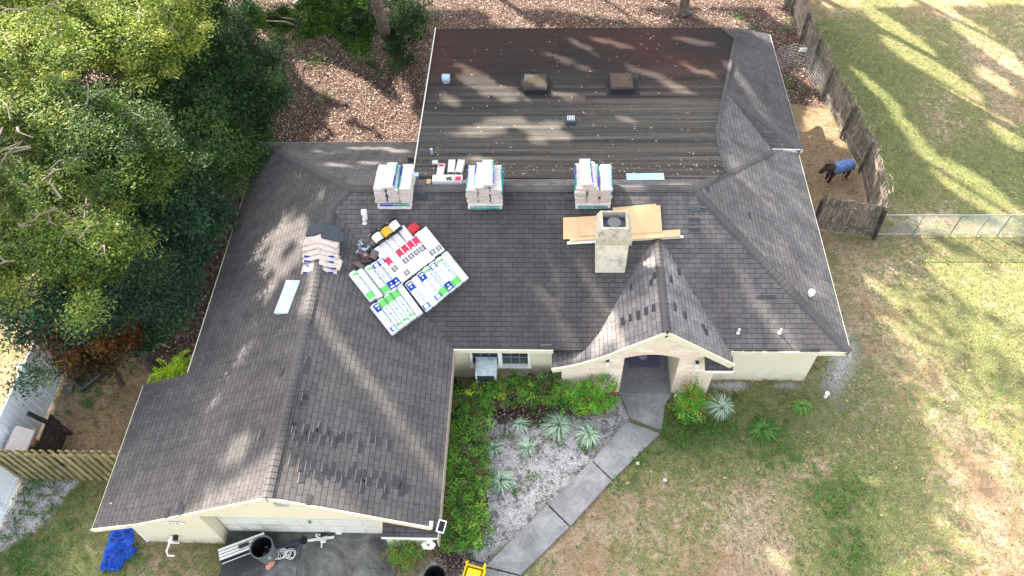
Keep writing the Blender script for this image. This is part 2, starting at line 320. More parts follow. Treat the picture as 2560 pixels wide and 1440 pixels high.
# ------------------------------------------------------------------ SETTING: ground
def poly_px(pts, z=0.): return [tuple(P(u, v, z)[:2]) for u, v in pts]
def sdist(X, Y, poly):
    d = np.full(X.shape, 1e9); ins = np.zeros(X.shape, bool); n = len(poly)
    for i in range(n):
        x0, y0 = poly[i]; x1, y1 = poly[(i+1) % n]; ex, ey = x1-x0, y1-y0; L = ex*ex+ey*ey+1e-9
        t = np.clip(((X-x0)*ex+(Y-y0)*ey)/L, 0, 1); d = np.minimum(d, np.hypot(X-x0-t*ex, Y-y0-t*ey))
        c = ((y0 > Y) != (y1 > Y)) & (X < (x1-x0)*(Y-y0)/(y1-y0+1e-12)+x0); ins ^= c
    return np.where(ins, d, -d)
def lump(X, Y, s, seed=0):
    r = np.random.default_rng(seed); o = 0
    for k in range(6):
        a = r.uniform(0, 2*pi); f = s*(.6+k*.45); o = o+np.sin(X*f*cos(a)+Y*f*sin(a)+r.uniform(0, 6))/(1+k*.4)
    return o/2.6
litter_polys = [[(-60, 60), (-60, 26), (-24, 21), (-17, 16.5), (-14.6, 13.4), (-12.6, 12.2), (-11.2, 11.2), (-9.5, 10.8), (-6, 15), (9.0, 26.), (9.4, 24.6), (11.2, 24.2), (11.3, 60)],
                poly_px([(1110, 900), (1400, 880), (1400, 1010), (1210, 1030), (1215, 1130), (1110, 1150)]), poly_px([(1200, 990), (1560, 975), (1540, 1020), (1420, 1048), (1215, 1062)]), poly_px([(1100, 1370), (1190, 1390), (1150, 1420), (1090, 1400)])]
sand_polys = [poly_px([(1205, 1025), (1400, 1000), (1560, 978), (1575, 1040), (1480, 1160), (1370, 1265), (1215, 1420), (1000, 1520), (1080, 1400), (1190, 1360), (1205, 1180)]), poly_px([(2200, 588), (2210, 589), (2210, 590)]),
              poly_px([(60, 1200), (200, 1195), (150, 1260), (80, 1330), (-60, 1420), (-60, 1320)]), poly_px([(1780, 952), (2015, 958), (2015, 966), (1780, 966)])]
sandy_sunlit_polys = [poly_px([(720, 130), (860, 130), (990, 220), (1050, 250), (1040, 345), (900, 340), (800, 250)]), poly_px([(2060, 590), (2200, 588), (2600, 578), (2600, 606), (2300, 608), (2120, 620)]), poly_px([(2080, 760), (2150, 760), (2180, 900), (2150, 1000), (2100, 1060), (2030, 980), (1880, 985), (2020, 960)]), poly_px([(2440, 1330), (2490, 1330), (2500, 1380), (2440, 1390)])]  # first polygon pales the sunlit litter clearing, its brightness put into sand colour
straw_polys = [poly_px([(1960, 180), (2040, 220), (2110, 350), (2190, 520), (2150, 545), (2030, 545), (1990, 330)]), poly_px([(170, 1030), (240, 990), (390, 960), (330, 1130), (130, 1135)])]
green_polys = [poly_px([(1660, 1000), (1900, 990), (2060, 1020), (1990, 1140), (1800, 1150), (1600, 1170), (1640, 1090)]), poly_px([(2100, 60), (2230, 160), (2330, 420), (2300, 520), (2180, 400), (2050, 60)]), poly_px([(0, 1340), (240, 1180), (260, 1440), (0, 1460)]), poly_px([(2330, 380), (2560, 340), (2560, 460), (2420, 520)]), poly_px([(2000, 1230), (2180, 1200), (2240, 1440), (2060, 1440)])]
def zones(X, Y):
    def w(polys, soft): 
        o = np.full(X.shape, -9.)
        for p in polys: o = np.maximum(o, sdist(X, Y, p))
        return np.clip(.5+(o+.18*lump(X, Y, 2.2, 3))/soft, 0, 1)
    return w(litter_polys, .9), np.maximum(w(sand_polys, .7), .6*w(sandy_sunlit_polys, 1.8)), w(straw_polys, 1.), w(green_polys, 1.6)
xs = np.concatenate([[-400, -150, -70, -45], np.arange(-34, 30, .22), [40, 60, 120, 400]]); ys = np.concatenate([[-300, -80, -20, -4], np.arange(2, 40, .22), [44, 50, 70, 120, 400]])
X, Y = np.meshgrid(xs, ys); Z = np.where((np.abs(X) < 35) & (Y < 42), .03*lump(X, Y, .8, 1)-.03, -.05)
nx, ny = len(xs), len(ys); idx = np.arange(nx*ny).reshape(ny, nx)
q = np.stack([idx[:-1, :-1], idx[:-1, 1:], idx[1:, 1:], idx[1:, :-1]], -1).reshape(-1, 4)
def npmesh(name, V, F, mat, tint=None, smooth=False):
    me = bpy.data.meshes.new(name); k = F.shape[1]; me.vertices.add(len(V)); me.vertices.foreach_set('co', V.astype(np.float32).ravel()); me.loops.add(F.size); me.loops.foreach_set('vertex_index', F.astype(np.int32).ravel())
    me.polygons.add(len(F)); me.polygons.foreach_set('loop_start', np.arange(0, F.size, k, dtype=np.int32)); me.update(calc_edges=True)
    if smooth: me.polygons.foreach_set('use_smooth', np.ones(len(F), bool))
    if tint is not None:
        a = me.attributes.new('tint', 'FLOAT_COLOR', 'POINT'); a.data.foreach_set('color', np.concatenate([tint, np.ones((len(tint), 1))], 1).astype(np.float32).ravel())
    me.materials.append(mat); return me
m_ground = groundmat(); gm = npmesh('ground', np.stack([X, Y, Z], -1).reshape(-1, 3), q, m_ground, smooth=True)
zl, zs, zt, zg = zones(X, Y); a = gm.attributes.new('zone', 'FLOAT_COLOR', 'POINT'); a.data.foreach_set('color', np.stack([zl, zs, zt, np.ones_like(zl)], -1).astype(np.float32).ravel())
a = gm.attributes.new('green', 'FLOAT', 'POINT'); a.data.foreach_set('value', np.clip(.46+.42*zg+.1*np.clip((X-7.5)/3, 0, 1)*(Y < 30)+.16*lump(X, Y, .7, 5)+.1*lump(X, Y, 1.9, 6), 0, 1).astype(np.float32).ravel())
go = bpy.data.objects.new('ground', gm); S.collection.objects.link(go); go['kind'] = 'structure'
def gz(x, y): return float(.03*lump(np.array([x]), np.array([y]), .8, 1)[0]-.03)
# front walk: separate slabs divided by joints; driveway; porch slab belongs to the house
wl = poly_px([(1555, 986), (1530, 1010), (1562, 1043), (1575, 1052), (1480, 1155), (1368, 1262), (1215, 1417), (1120, 1520)]); wr = poly_px([(1682, 988), (1668, 1020), (1650, 1072), (1655, 1080), (1530, 1200), (1425, 1316), (1296, 1440), (1220, 1520)])
def L2(a, b, t): return (a[0]+(b[0]-a[0])*t, a[1]+(b[1]-a[1])*t)
pw = MB()
walkl = [(2.32, 11.32)]+[tuple(P(u, v)[:2]) for u, v in ((1562, 1010), (1575, 1045))]; walkr = [(3.86, 11.32)]+[tuple(P(u, v)[:2]) for u, v in ((1662, 1010), (1655, 1078))]
pw.prism([walkl[0], walkl[1], walkl[2], walkr[2], walkr[1], walkr[0]][::-1], -.1, .045)
cl = [P(1567, 1054)[:2], P(1480, 1154)[:2], P(1369, 1263)[:2], P(1212, 1419)[:2], P(1090, 1540)[:2]]; cr = [P(1651, 1084)[:2], P(1529, 1202)[:2], P(1424, 1317)[:2], P(1299, 1440)[:2], P(1180, 1560)[:2]]
for i in range(4):
    a0, a1, b0, b1 = L2(cl[i], cl[i+1], .012), L2(cl[i], cl[i+1], .985), L2(cr[i], cr[i+1], .012), L2(cr[i], cr[i+1], .985)
    pw.prism([a0, b0, b1, a1][::-1], -.1, .05+.004*(i % 2))
w_ = pw.build('path', m_conc); w_['kind'] = 'structure'
dv = MB(); dv.prism([(-8.72, 6.98), (-8.72, 6.55), (-8.66, 5.9), (-8.9, 1.5), (-6.6, 1.5), (-6.6, 6.98)][::1][::-1], -.1, .03); dv.prism([(-6.585, 6.98), (-6.585, 1.5), (-3.9, 1.5), (-3.95, 6.2), (-4.15, 6.98)][::-1][::-1], -.1, .034)
d_ = dv.build('driveway', m_drive); d_['kind'] = 'structure'
# ------------------------------------------------------------------ HOUSE
house = thing('house', 'single-storey cream house with grey shingle hip roof, front garage gable and stone entry', 'house', (0, 15, 0))
def slope_face(mb, pts, eave_dir, up_dir, off=(0, 0), mi=0):
    e = nrm(eave_dir); 
    uv = []
    for p in pts:
        p = np.array(p, float); h = np.array(up_dir, float); h = h/np.linalg.norm(h[:2])
        sl = hypot(1, h[2]); uv.append((p@e+off[0], (p[0]*h[0]+p[1]*h[1])*sl/hypot(h[0], h[1])+off[1]))
    mb.face(pts, uv, .5, mi)
G = (-5.72, 15.6, 4.56); K = (4.29, 15.6, 4.56); SE = (8.47, 11.41, 2.4); J = (-2.57, 11.41, 2.4); H0 = (-6.27, 15.06, 4.29); Dp = (-9.98, 19.84, 2.4); R0 = (-6.27, 6.3, 4.29); W0 = (-10.0, 6.3, 2.4); Cc = (-9.98, 10.53, 2.4)
Aa = (-11.46, 6.3, 1.88); Bb = (-11.42, 10.44, 1.9); Mm = (7.43, 18.75, 2.98)
fz = lambda y: 4.19-.127*(y-16.35)
Q1 = (5.44, 16.75, 4.02); Q2 = (5.42, 18.6, fz(18.6)); Q3 = (6.07, 21.03, fz(21.03)); Q4 = (6.98, 24.4, fz(24.4)); Q5 = (6.62, 25.2, fz(25.2)); SEr = (8.62, 19.3, 2.52); NEr = (8.62, 25.7, 2.42); Tt = (7.58, 19.2, 2.66)
rf = MB(); X1, Y1 = (1, 0, 0), (0, 1, 0)
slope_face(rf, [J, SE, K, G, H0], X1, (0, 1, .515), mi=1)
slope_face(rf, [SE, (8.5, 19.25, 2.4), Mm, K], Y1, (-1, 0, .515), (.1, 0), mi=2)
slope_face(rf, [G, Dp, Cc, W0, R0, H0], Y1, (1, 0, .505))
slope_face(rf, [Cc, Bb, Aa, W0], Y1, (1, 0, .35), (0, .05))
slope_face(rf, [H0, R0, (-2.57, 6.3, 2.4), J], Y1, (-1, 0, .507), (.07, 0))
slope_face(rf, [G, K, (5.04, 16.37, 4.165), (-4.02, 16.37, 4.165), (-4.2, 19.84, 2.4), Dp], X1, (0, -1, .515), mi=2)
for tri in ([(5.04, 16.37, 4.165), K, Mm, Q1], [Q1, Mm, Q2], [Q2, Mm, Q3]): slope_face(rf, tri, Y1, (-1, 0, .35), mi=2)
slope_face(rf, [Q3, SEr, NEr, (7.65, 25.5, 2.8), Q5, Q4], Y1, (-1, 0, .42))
slope_face(rf, [Q3, Mm, Tt, SEr], X1, (0, 1, .5))
# entry gable with its flared left sweep
prof = [(3.2, 3.95), (2.18, 3.14), (1.55, 2.63), (.9, 2.27), (.45, 2.09), (.22, 2.04)]; profr = [(3.2, 3.95), (4.2, 3.16), (5.2, 2.37)]
YE = 11.03
yb = lambda z: max(11.9, 11.41+(z-2.4)/.515+.03)
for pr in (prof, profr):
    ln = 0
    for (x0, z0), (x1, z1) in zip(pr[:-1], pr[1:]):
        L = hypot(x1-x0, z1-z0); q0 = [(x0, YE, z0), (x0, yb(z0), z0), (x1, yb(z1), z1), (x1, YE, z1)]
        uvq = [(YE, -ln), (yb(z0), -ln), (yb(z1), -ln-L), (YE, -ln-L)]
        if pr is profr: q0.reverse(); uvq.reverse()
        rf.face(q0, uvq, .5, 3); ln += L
# small pent roofs returning under the gables
slope_face(rf, [(4.5, 11.0, 2.02), (5.28, 11.0, 2.02), (5.28, 11.38, 2.2), (4.5, 11.38, 2.2)], X1, (0, 1, .5))
slope_face(rf, [(-3.95, 6.12, 2.24), (-2.57, 6.12, 2.24), (-2.57, 6.5, 2.42), (-3.95, 6.5, 2.42)], X1, (0, 1, .5))
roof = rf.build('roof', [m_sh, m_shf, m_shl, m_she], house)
und = MB()   # sheathing below the shingles
for f in rf.f: und.face([(rf.v[i][0], rf.v[i][1], rf.v[i][2]-.035) for i in reversed(f)])
und.build('roof_sheathing', m_darkwood, roof)
fr = MB(); FL = [(-3.97, 16.33, fz(16.33)+.012), (5.1, 16.33, fz(16.33)+.012), (5.42, 16.72, 4.06), Q2, Q3, Q4, Q5, (1.2, 25.3, fz(25.3)), (-4.19, 25.35, fz(25.35))]; FL = [(p[0], p[1], p[2]+.02) for p in FL]
fr.face(FL); fr.face([(p[0], p[1], p[2]-.08) for p in reversed(FL)])
for i in range(len(FL)):
    a, b = FL[i], FL[(i+1) % len(FL)]; fr.face([b, a, (a[0], a[1], a[2]-.08), (b[0], b[1], b[2]-.08)])
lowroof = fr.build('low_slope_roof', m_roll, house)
MB().beam((-4.0, 16.3, fz(16.3)+.035), (-4.215, 25.38, fz(25.38)+.035), .03, .05).build('metal_drip_edge', m_white, lowroof)
# ridge and hip caps
def caps(pts, w=.15, name='ridge_cap', lift=.018, dn=.42):
    mb = MB(); k = 0
    for a, b in zip(pts[:-1], pts[1:]):
        a, b = Vector(a), Vector(b); L = (b-a).length; n = max(1, int(L/.15)); d = (b-a)/n; dd = d.normalized(); sd = dd.cross(Vector((0, 0, 1))).normalized(); upv = sd.cross(dd)
        for i in range(n):
            p = a+d*i; q0 = p+d*1.25; j = random.uniform(-.006, .006); tt = random.random()
            for s in (1, -1):
                e0 = sd*s*(w+j)-upv*w*dn; z0 = upv*lift; z1 = upv*(lift+.014)
                pts4 = [p+z1, p+e0+z1, q0+e0+z0, q0+z0]
                if s < 0: pts4.reverse()
                mb.face([tuple(x) for x in pts4], [(.01, .05), (.2, .05), (.2, .12), (.01, .12)], tt)
            mb.face([tuple(p+z1+sd*w-upv*w*dn), tuple(p+z1), tuple(p+sd*w-upv*w*dn-upv*.01), ], None, tt)
    return mb.build(name, m_cap, roof)
caps([SE, K]); caps([G, K], .14); caps([Mm, K], .15); caps([Dp, G], .13, dn=.42); caps([H0, G], .13); caps([R0, H0], .13); caps([(3.2, 11.04, 3.96), (3.2, 14.36, 3.95)], .12, dn=.7); caps([SEr, Q3], .2, dn=.35)
mb = MB(); tp = [Q1, Q2, Q3, Q4, Q5]     # raised seam where the low roof meets the shingles
for a, b in zip(tp[:-1], tp[1:]): mb.beam((a[0], a[1], a[2]+.035), (b[0], b[1], b[2]+.035), .12, .05)
mb.build('roof_seam', m_sh, lowroof)
# worn dark tabs (missing lower halves)
tabs = []
def tab(p, alongx, w=.125, l=.29, normal=None, lift=.021, mi=0):
    mb = MB(); tabs.append(mb)
    n = Vector(roofn(p) if normal is None else normal); e = Vector((1, 0, 0)) if alongx else Vector((0, 1, 0)); e = (e-n*e.dot(n)).normalized(); s = n.cross(e); c = Vector(p)+n*lift
    w *= random.uniform(.75, 1.1); l *= random.uniform(.75, 1.15); j_ = lambda: e*random.uniform(-.02, .02)+s*random.uniform(-.012, .012)
    A_, B_, C_, D_ = c-e*l/2-s*w/2+j_(), c+e*l/2-s*w/2+j_(), c+e*l/2+s*w/2+j_(), c-e*l/2+s*w/2+j_(); mb.face([tuple(A_), tuple(B_), tuple(C_), tuple(D_)], None, random.random(), 0)
    if random.random() < .55: mb.face([tuple(D_), tuple(C_), tuple(C_+s*.018), tuple(D_+s*.018)], None, .5, 1)
def roofsnap(u, v): return onroof(u, v)
for (u, v) in [(737, 1070), (742, 1090), (748, 1062), (751, 1105), (760, 1088), (766, 1075), (778, 1095), (786, 1082), (800, 1070), (806, 1100), (818, 1078), (828, 1090), (836, 1105), (845, 1098), (858, 1092), (874, 1096), (902, 1118), (930, 1095), (946, 1105), (973, 1112),
               (752, 1165), (756, 1192), (768, 1172), (782, 1166), (790, 1185), (800, 1195), (812, 1172), (822, 1186), (834, 1172), (846, 1190), (856, 1205), (872, 1182), (886, 1170), (893, 1192), (905, 1215), (912, 1190), (922, 1205), (936, 1186), (947, 1208), (960, 1190), (968, 1222), (985, 1200), (996, 1210), (1008, 1200), (1015, 1222), (765, 988), (760, 1000), (750, 1012), (768, 922), (770, 900), (1000, 1225), (962, 1235), (738, 1055), (728, 1150), (772, 1250)]:
    tab(onroof(u+random.uniform(-2, 2), v), False)
for (u, v) in [(704, 932), (655, 1085), (705, 1150), (449, 1268), (455, 1275), (420, 1283)]: tab(onroof(u, v), False)
for (u, v) in [(1742, 522), (1748, 524), (1735, 548), (1735, 573), (1898, 742), (1926, 742), (1845, 876), (1870, 877), (1895, 877), (1930, 877), (2010, 877), (2035, 877), (1366, 868), (1390, 868), (1425, 497), (1430, 515)]: tab(onroof(u, v), True, .1, .3)
for (u, v) in [(1768, 470), (1872, 540), (1730, 740)]: tab(onroof(u, v), False)
def entryz(x): return float(np.interp(x, [.22, .45, .9, 1.55, 2.18, 3.2, 4.2, 5.2], [2.04, 2.09, 2.27, 2.63, 3.14, 3.95, 3.16, 2.37]))
def onentry(u, v):
    d = ray(u, v); o = np.array([0, 0, H]); t = (4.-H)/d[2]
    while True:
        p = o+d*t
        if p[2] <= entryz(p[0]) or p[2] < 1.5: return np.array([p[0], p[1], entryz(p[0])])
        t += .00002
for (u, v) in [(1628, 708), (1636, 690), (1578, 718), (1557, 803), (1576, 797), (1596, 790), (1616, 780), (1634, 773), (1677, 700), (1697, 681), (1686, 768), (1712, 788), (1758, 818), (1764, 830), (1655, 678)]:
    p = onentry(u, v); sgn = 1 if p[0] > 3.2 else -1; tab(p, False, .12, .25, normal=nrm([sgn*.9, 0, 1]))
m_edge = plain('torn_tab_edge', srgb(118, 112, 108), .9)
for mb in tabs: mb.build('worn_tab', [m_dark, m_edge], roof)
# patches on the low roof, round the skylights
sk_ = []
def lowpt(u, v, dz=.03):
    d = ray(u, v); y0 = 20.
    for _ in range(30): z = fz(y0)+dz; p = P(u, v, z); y0 = p[1]
    return p
# skylights
for n, (u0, v0, u1, v1) in enumerate([(1314, 178, 1362, 232), (1530, 176, 1577, 230)]):
    a = lowpt(u0, v1, .22); b = lowpt(u1, v0, .22); cx, cy = (a[0]+b[0])/2, (a[1]+b[1])/2; w, l = .78, .98; z0 = fz(cy)+.02
    Mk = Matrix.Translation((cx, cy, z0)) @ Matrix.Rotation(-math.atan(.127), 4, 'X')
    fl_ = MB(); fl_.box((0.04, -.03, .004), (1.12, 1.38, .008), M=Mk); f_ = MB()
    for sx in (1, -1): f_.box((sx*(w/2-.03), 0, .1), (.06, l, .2), M=Mk)
    for sy in (1, -1): f_.box((0, sy*(l/2-.03), .1), (w-.12, .06, .2), M=Mk)
    f_.box((0, -l/2-.02, .17), (w+.04, .03, .05), M=Mk)
    sf = f_.build('skylight', plain('skylight_frame', srgb(44, 42, 42), .5, .2), house); fl_.build('flashing', plain('skirt_membrane', srgb(42, 40, 40), .9, .12), sf)
    pn = MB().box((0, 0, .2), (w-.1, l-.1, .03), M=Mk, taper=.04)
    pn.build('dome', plain('skylight_dome', srgb(52, 46, 36) if n == 0 else srgb(70, 48, 32), .35, .2, 3, dirt=srgb(96, 88, 80), dirt_amt=.5), sf)
# roof vents
p = lowpt(1427, 302, .1); vb = MB().box((p[0], p[1]-.02, p[2]+.0), (.3, .3, .2)).build('roof_vent', m_slate, house); g_ = MB()
for k in range(5): g_.box((p[0]-.1+k*.05, p[1]+.02, p[2]+.108), (.022, .22, .012))
g_.build('louvre', m_white, vb)
MB().box((p[0]+.02, p[1], fz(p[1])+.035), (.62, .55, .02)).build('flashing', plain('vent_flashing', srgb(80, 74, 68), .8), vb)
p = lowpt(1115, 195, .2); MB().tube([(p[0]-.13, p[1], p[2]), (p[0]+.13, p[1], p[2])], .14, 14).box((p[0], p[1], p[2]-.12), (.2, .2, .16)).build('roof_vent', m_ltblue, house)
p = lowpt(1079, 380, .1); MB().tube([(p[0], p[1], p[2]-.12), (p[0]+.0, p[1], p[2]+.13)], .045, 12).build('pipe_vent', m_ltblue, house)
p = onroof(1027, 403); MB().box((p[0], p[1], p[2]+.1), (.14, .14, .2)).box((p[0]+.02, p[1], p[2]+.22), (.2, .18, .05)).build('pipe_vent', m_brown, house)
def pipe(u, v, h=.3, r=.04, m=m_white):
    p = onroof(u, v); MB().tube([(p[0], p[1], p[2]-.03), (p[0], p[1], p[2]+h)], r, 12).lathe([(r*1.9, .0), (r*1.2, .07)], (p[0], p[1], p[2]), 12).build('pipe_vent', m, house)
pipe(1845, 833, .2, .028); pipe(1949, 833, .2, .028); pipe(912, 558, .18, .04)
p = onroof(914, 550); MB().tube([(p[0]-.07, p[1]+.05, p[2]+.28), (p[0]+.07, p[1]+.05, p[2]+.28)], .09, 12).box((p[0], p[1]+.05, p[2]+.12), (.12, .12, .24)).build('roof_vent', m_white, house)
p = onroof(2025, 740); mb = MB(); mb.lathe([(.05, 0), (.05, .18)], (p[0], p[1], p[2]), 10); mb.lathe([(.095, 0), (.095, .1), (.05, .14), (0, .14)], (p[0], p[1], p[2]+.12), 8); mb.build('roof_vent', m_white, house)
# wedge-shaped metal ridge vents
def wedge(u0, v0, u1, v1, w, up, name='off_ridge_vent'):
    a, b = onroof(u0, v0), onroof(u1, v1); n = roofn((a+b)/2); M = frame(a, b, n); L = np.linalg.norm(b-a); s = up
    mb = MB(); h = .12
    pts = [(-L/2, -w/2*s, .01), (L/2, -w/2*s, .01), (L/2, w/2*s, .01), (-L/2, w/2*s, .01), (-L/2, -w/2*s, h), (L/2, -w/2*s, h)]; V = [M @ Vector(q_) for q_ in pts]
    for f in ((0, 1, 5, 4), (4, 5, 2, 3), (0, 4, 3), (1, 2, 5), (0, 3, 2, 1)): mb.face([tuple(V[i]) for i in f])
    return mb.build(name, m_ltblue, house)
wedge(1566, 447, 1660, 446, .28, -1); wedge(706, 786, 737, 704, .42, -1); p = onroof(1041, 443); MB().box((p[0], p[1], p[2]+.06), (.16, .16, .12)).build('roof_vent', m_ltblue, house)
# fascias
def fascia(pts, h=.17, t=.03, mat=m_cream, name='fascia', drop=.03):
    mb = MB()
    for a, b in zip(pts[:-1], pts[1:]): mb.beam((a[0], a[1], a[2]-h/2-drop), (b[0], b[1], b[2]-h/2-drop), t, h)
    return mb.build(name, mat, house)
fascia([(-2.56, 11.40, 2.44), (.25, 11.40, 2.44)], .16); fascia([(5.2, 11.40, 2.44), (8.47, 11.40, 2.44)], .16)
fascia([(8.48, 11.4, 2.42), (8.51, 19.2, 2.42)], .15); fascia([(x, YE-.01, z+.03) for x, z in prof], .17, .05); fascia([(x, YE-.01, z+.03) for x, z in profr], .2, .05)
fascia([(4.5, 10.99, 2.06), (5.28, 10.99, 2.06), (5.28, 11.4, 2.06)], .09, .03, m_white)
fascia([(-6.27, 6.29, 4.31), (-10, 6.29, 2.42), (-11.47, 6.29, 1.91)], .15, .04); fascia([(-6.27, 6.29, 4.31), (-2.72, 6.29, 2.51)], .15, .04)
fascia([(-11.46, 6.3, 1.9), (-11.43, 10.44, 1.92)], .12); fascia([(-10., 10.6, 2.42), (-9.98, 19.84, 2.42), (-4.2, 19.85, 2.42)], .14)
fascia([(-3.97, 6.11, 2.27), (-2.57, 6.11, 2.27)], .08, .03, m_white)
fascia([(-2.555, 11.35, 2.41), (-2.555, 5.98, 2.41)], .36, .03, plain('bare_wood_fascia', srgb(150, 138, 122), .85, .15, 4), drop=.04)
MB().face([(-2.57, 6.0, 2.02), (-2.57, 6.58, 2.02), (-2.95, 6.58, 2.02)]).face([(-2.95, 6.58, 2.015), (-2.57, 6.58, 2.015), (-2.57, 6.0, 2.015)]).build('soffit', plain('brown_soffit', srgb(112, 92, 76), .8), house)
fascia([(7.5, 19.17, 2.69), (8.62, 19.27, 2.56)], .13, .03, m_white); fascia([(8.63, 19.3, 2.5), (8.63, 25.7, 2.44)], .14); fascia([(-4.2, 25.38, fz(25.38)), (6.6, 25.22, fz(25.2)), (8.6, 25.7, 2.45)], .14)
# walls
wb = MB()
def wall(x0, y0, x1, y1, z0, z1, mb=wb, z1b=None): mb.face([(x0, y0, z0), (x1, y1, z0), (x1, y1, z1 if z1b is None else z1b), (x0, y0, z1)])
wall(-2.95, 11.87, -2.2, 11.87, -.1, 2.6); wall(-.42, 11.87, .52, 11.87, -.1, 2.6); wall(-2.2, 11.87, -.42, 11.87, -.1, .8); wall(-2.2, 11.87, -.42, 11.87, 1.62, 2.6)
for xx in (-2.2, -.42): wb.face([(xx, 11.87, .8), (xx, 11.99, .8), (xx, 11.99, 1.62), (xx, 11.87, 1.62)])
wb.face([(-2.2, 11.87, .8), (-.42, 11.87, .8), (-.42, 11.99, .8), (-2.2, 11.99, .8)]); wb.face([(-2.2, 11.87, 1.62), (-2.2, 11.99, 1.62), (-.42, 11.99, 1.62), (-.42, 11.87, 1.62)])
wall(4.92, 11.87, 7.92, 11.87, -.1, 2.6); wall(7.92, 11.87, 7.92, 25.2, -.1, 2.65); wall(7.92, 25.2, -4.1, 25.0, -.1, 2.7, z1b=3.0); wall(-4.1, 25.0, -4.05, 16.5, -.1, 3.0, z1b=4.1); wall(-4.1, 19.4, -9.6, 19.4, -.1, 2.55); wall(-9.6, 19.4, -9.6, 10.8, -.1, 2.5); wall(-9.6, 10.3, -10.82, 10.2, -.1, 2.1); wall(-10.82, 10.2, -10.82, 6.6, -.1, 2.1)
wall(-2.95, 6.6, -2.95, 11.87, -.1, 2.45)
for xa, xb, z0 in ((-10.82, -10., -.1), (-10., -8.7, -.1), (-8.7, -6.27, 2.12), (-6.27, -4.18, 2.12), (-4.18, -2.95, -.1)):
    zz = lambda x: (2.36+.35*(x+10) if x < -10 else 2.36+.505*(x+10) if x < -6.27 else 2.36+.507*(-2.57-x)); wall(xa, 6.6, xb, 6.6, z0, zz(xa), z1b=zz(xb))
wb.face([(-8.7, 6.6, -.1), (-8.7, 6.93, -.1), (-8.7, 6.93, 2.12), (-8.7, 6.6, 2.12)]); wb.face([(-4.18, 6.93, -.1), (-4.18, 6.6, -.1), (-4.18, 6.6, 2.12), (-4.18, 6.93, 2.12)]); wb.face([(-8.7, 6.6, 2.12), (-8.7, 6.93, 2.12), (-4.18, 6.93, 2.12), (-4.18, 6.6, 2.12)])
# porch recess
wall(2.28, 12.9, 3.84, 12.9, -.1, 2.6); wall(3.84, 11.62, 3.84, 12.9, -.1, 2.6); wall(2.28, 12.9, 2.28, 11.62, -.1, 2.6)
wb.face([(2.28, 11.62, 2.45), (3.84, 11.62, 2.45), (3.84, 12.9, 2.45), (2.28, 12.9, 2.45)])
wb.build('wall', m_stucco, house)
MB().box((3.06, 12.1, -.02), (1.56, 1.56, .2)).build('porch_floor', m_floor, house)
dr = MB().box((3.0, 12.87, 1.1), (.95, .05, 2.05)).build('front_door', plain('dark_door_paint', srgb(70, 40, 40), .5), house)
# stone front with an arched opening
st = MB(); xl, xr = 2.28, 3.84; cxm = (xl+xr)/2; NA = 12
arch = [(xl+(xr-xl)*i/NA, 2.02+.2*sin(pi*i/NA)) for i in range(NA+1)]
def utop(x): return entryz(x)-.05
def strip(x0, x1, b0, b1):
    n = max(1, int((x1-x0)/.12))
    for i in range(n):
        a, b = x0+(x1-x0)*i/n, x0+(x1-x0)*(i+1)/n; fb = lambda x: b0+(b1-b0)*(x-x0)/(x1-x0)
        st.face([(a, 11.4, fb(a)), (b, 11.4, fb(b)), (b, 11.4, utop(b)), (a, 11.4, utop(a))])
strip(.52, xl, -.1, -.1); strip(xr, 4.92, -.1, -.1)
for (x0, z0), (x1, z1) in zip(arch[:-1], arch[1:]): strip(x0, x1, z0, z1)
for (x0, z0), (x1, z1) in zip(arch[:-1], arch[1:]): st.face([(x0, 11.4, z0), (x0, 11.62, z0), (x1, 11.62, z1), (x1, 11.4, z1)])
st.face([(xl, 11.4, -.1), (xl, 11.62, -.1), (xl, 11.62, 2.02), (xl, 11.4, 2.02)]); st.face([(xr, 11.62, -.1), (xr, 11.4, -.1), (xr, 11.4, 2.02), (xr, 11.62, 2.02)])
st.face([(.52, 11.87, -.1), (.52, 11.4, -.1), (.52, 11.4, utop(.52)), (.52, 11.87, utop(.52))]); st.face([(4.92, 11.4, -.1), (4.92, 11.87, -.1), (4.92, 11.87, utop(4.92)), (4.92, 11.4, utop(4.92))])
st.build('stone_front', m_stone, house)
for (u, v) in ((1518, 908), (1742, 913)):
    p = PY(u, v, 11.3); l_ = MB().box((p[0], 11.32, p[2]), (.12, .14, .2)).build('wall_light', m_white, house); MB().box((p[0], 11.33, p[2]+.105), (.1, .1, .02)).build('lamp_cap', m_ink, l_)
# garage door
gd = MB(); gd.box((-6.44, 6.96, 1.05), (4.5, .04, 2.14)); 
gdo = gd.build('garage_door', m_door, house); gp = MB()
for r in range(4):
    gp.box((-6.44, 6.945, .53*(r+1)-.0), (4.5, .012, .012), mi=1)
    for c in range(8):
        x = -8.42+c*.565; z = .28+r*.53
        gp.box((x, 6.935, z), (.44, .02, .34), mi=0); gp.box((x, 6.922, z), (.36, .02, .26), mi=0, taper=.0)
gp.build('door_panels', [m_door, plain('panel_gap', srgb(120, 116, 104))], gdo)
MB().box((-6.2, 6.9, .95), (.05, .05, .12)).tube([(-6.26, 6.89, .97), (-6.14, 6.89, .93)], .012, 6).build('door_handle', m_metal, gdo); MB().box((-5.6, 6.9, .12), (.16, .05, .1)).build('lift_handle', m_white, gdo)
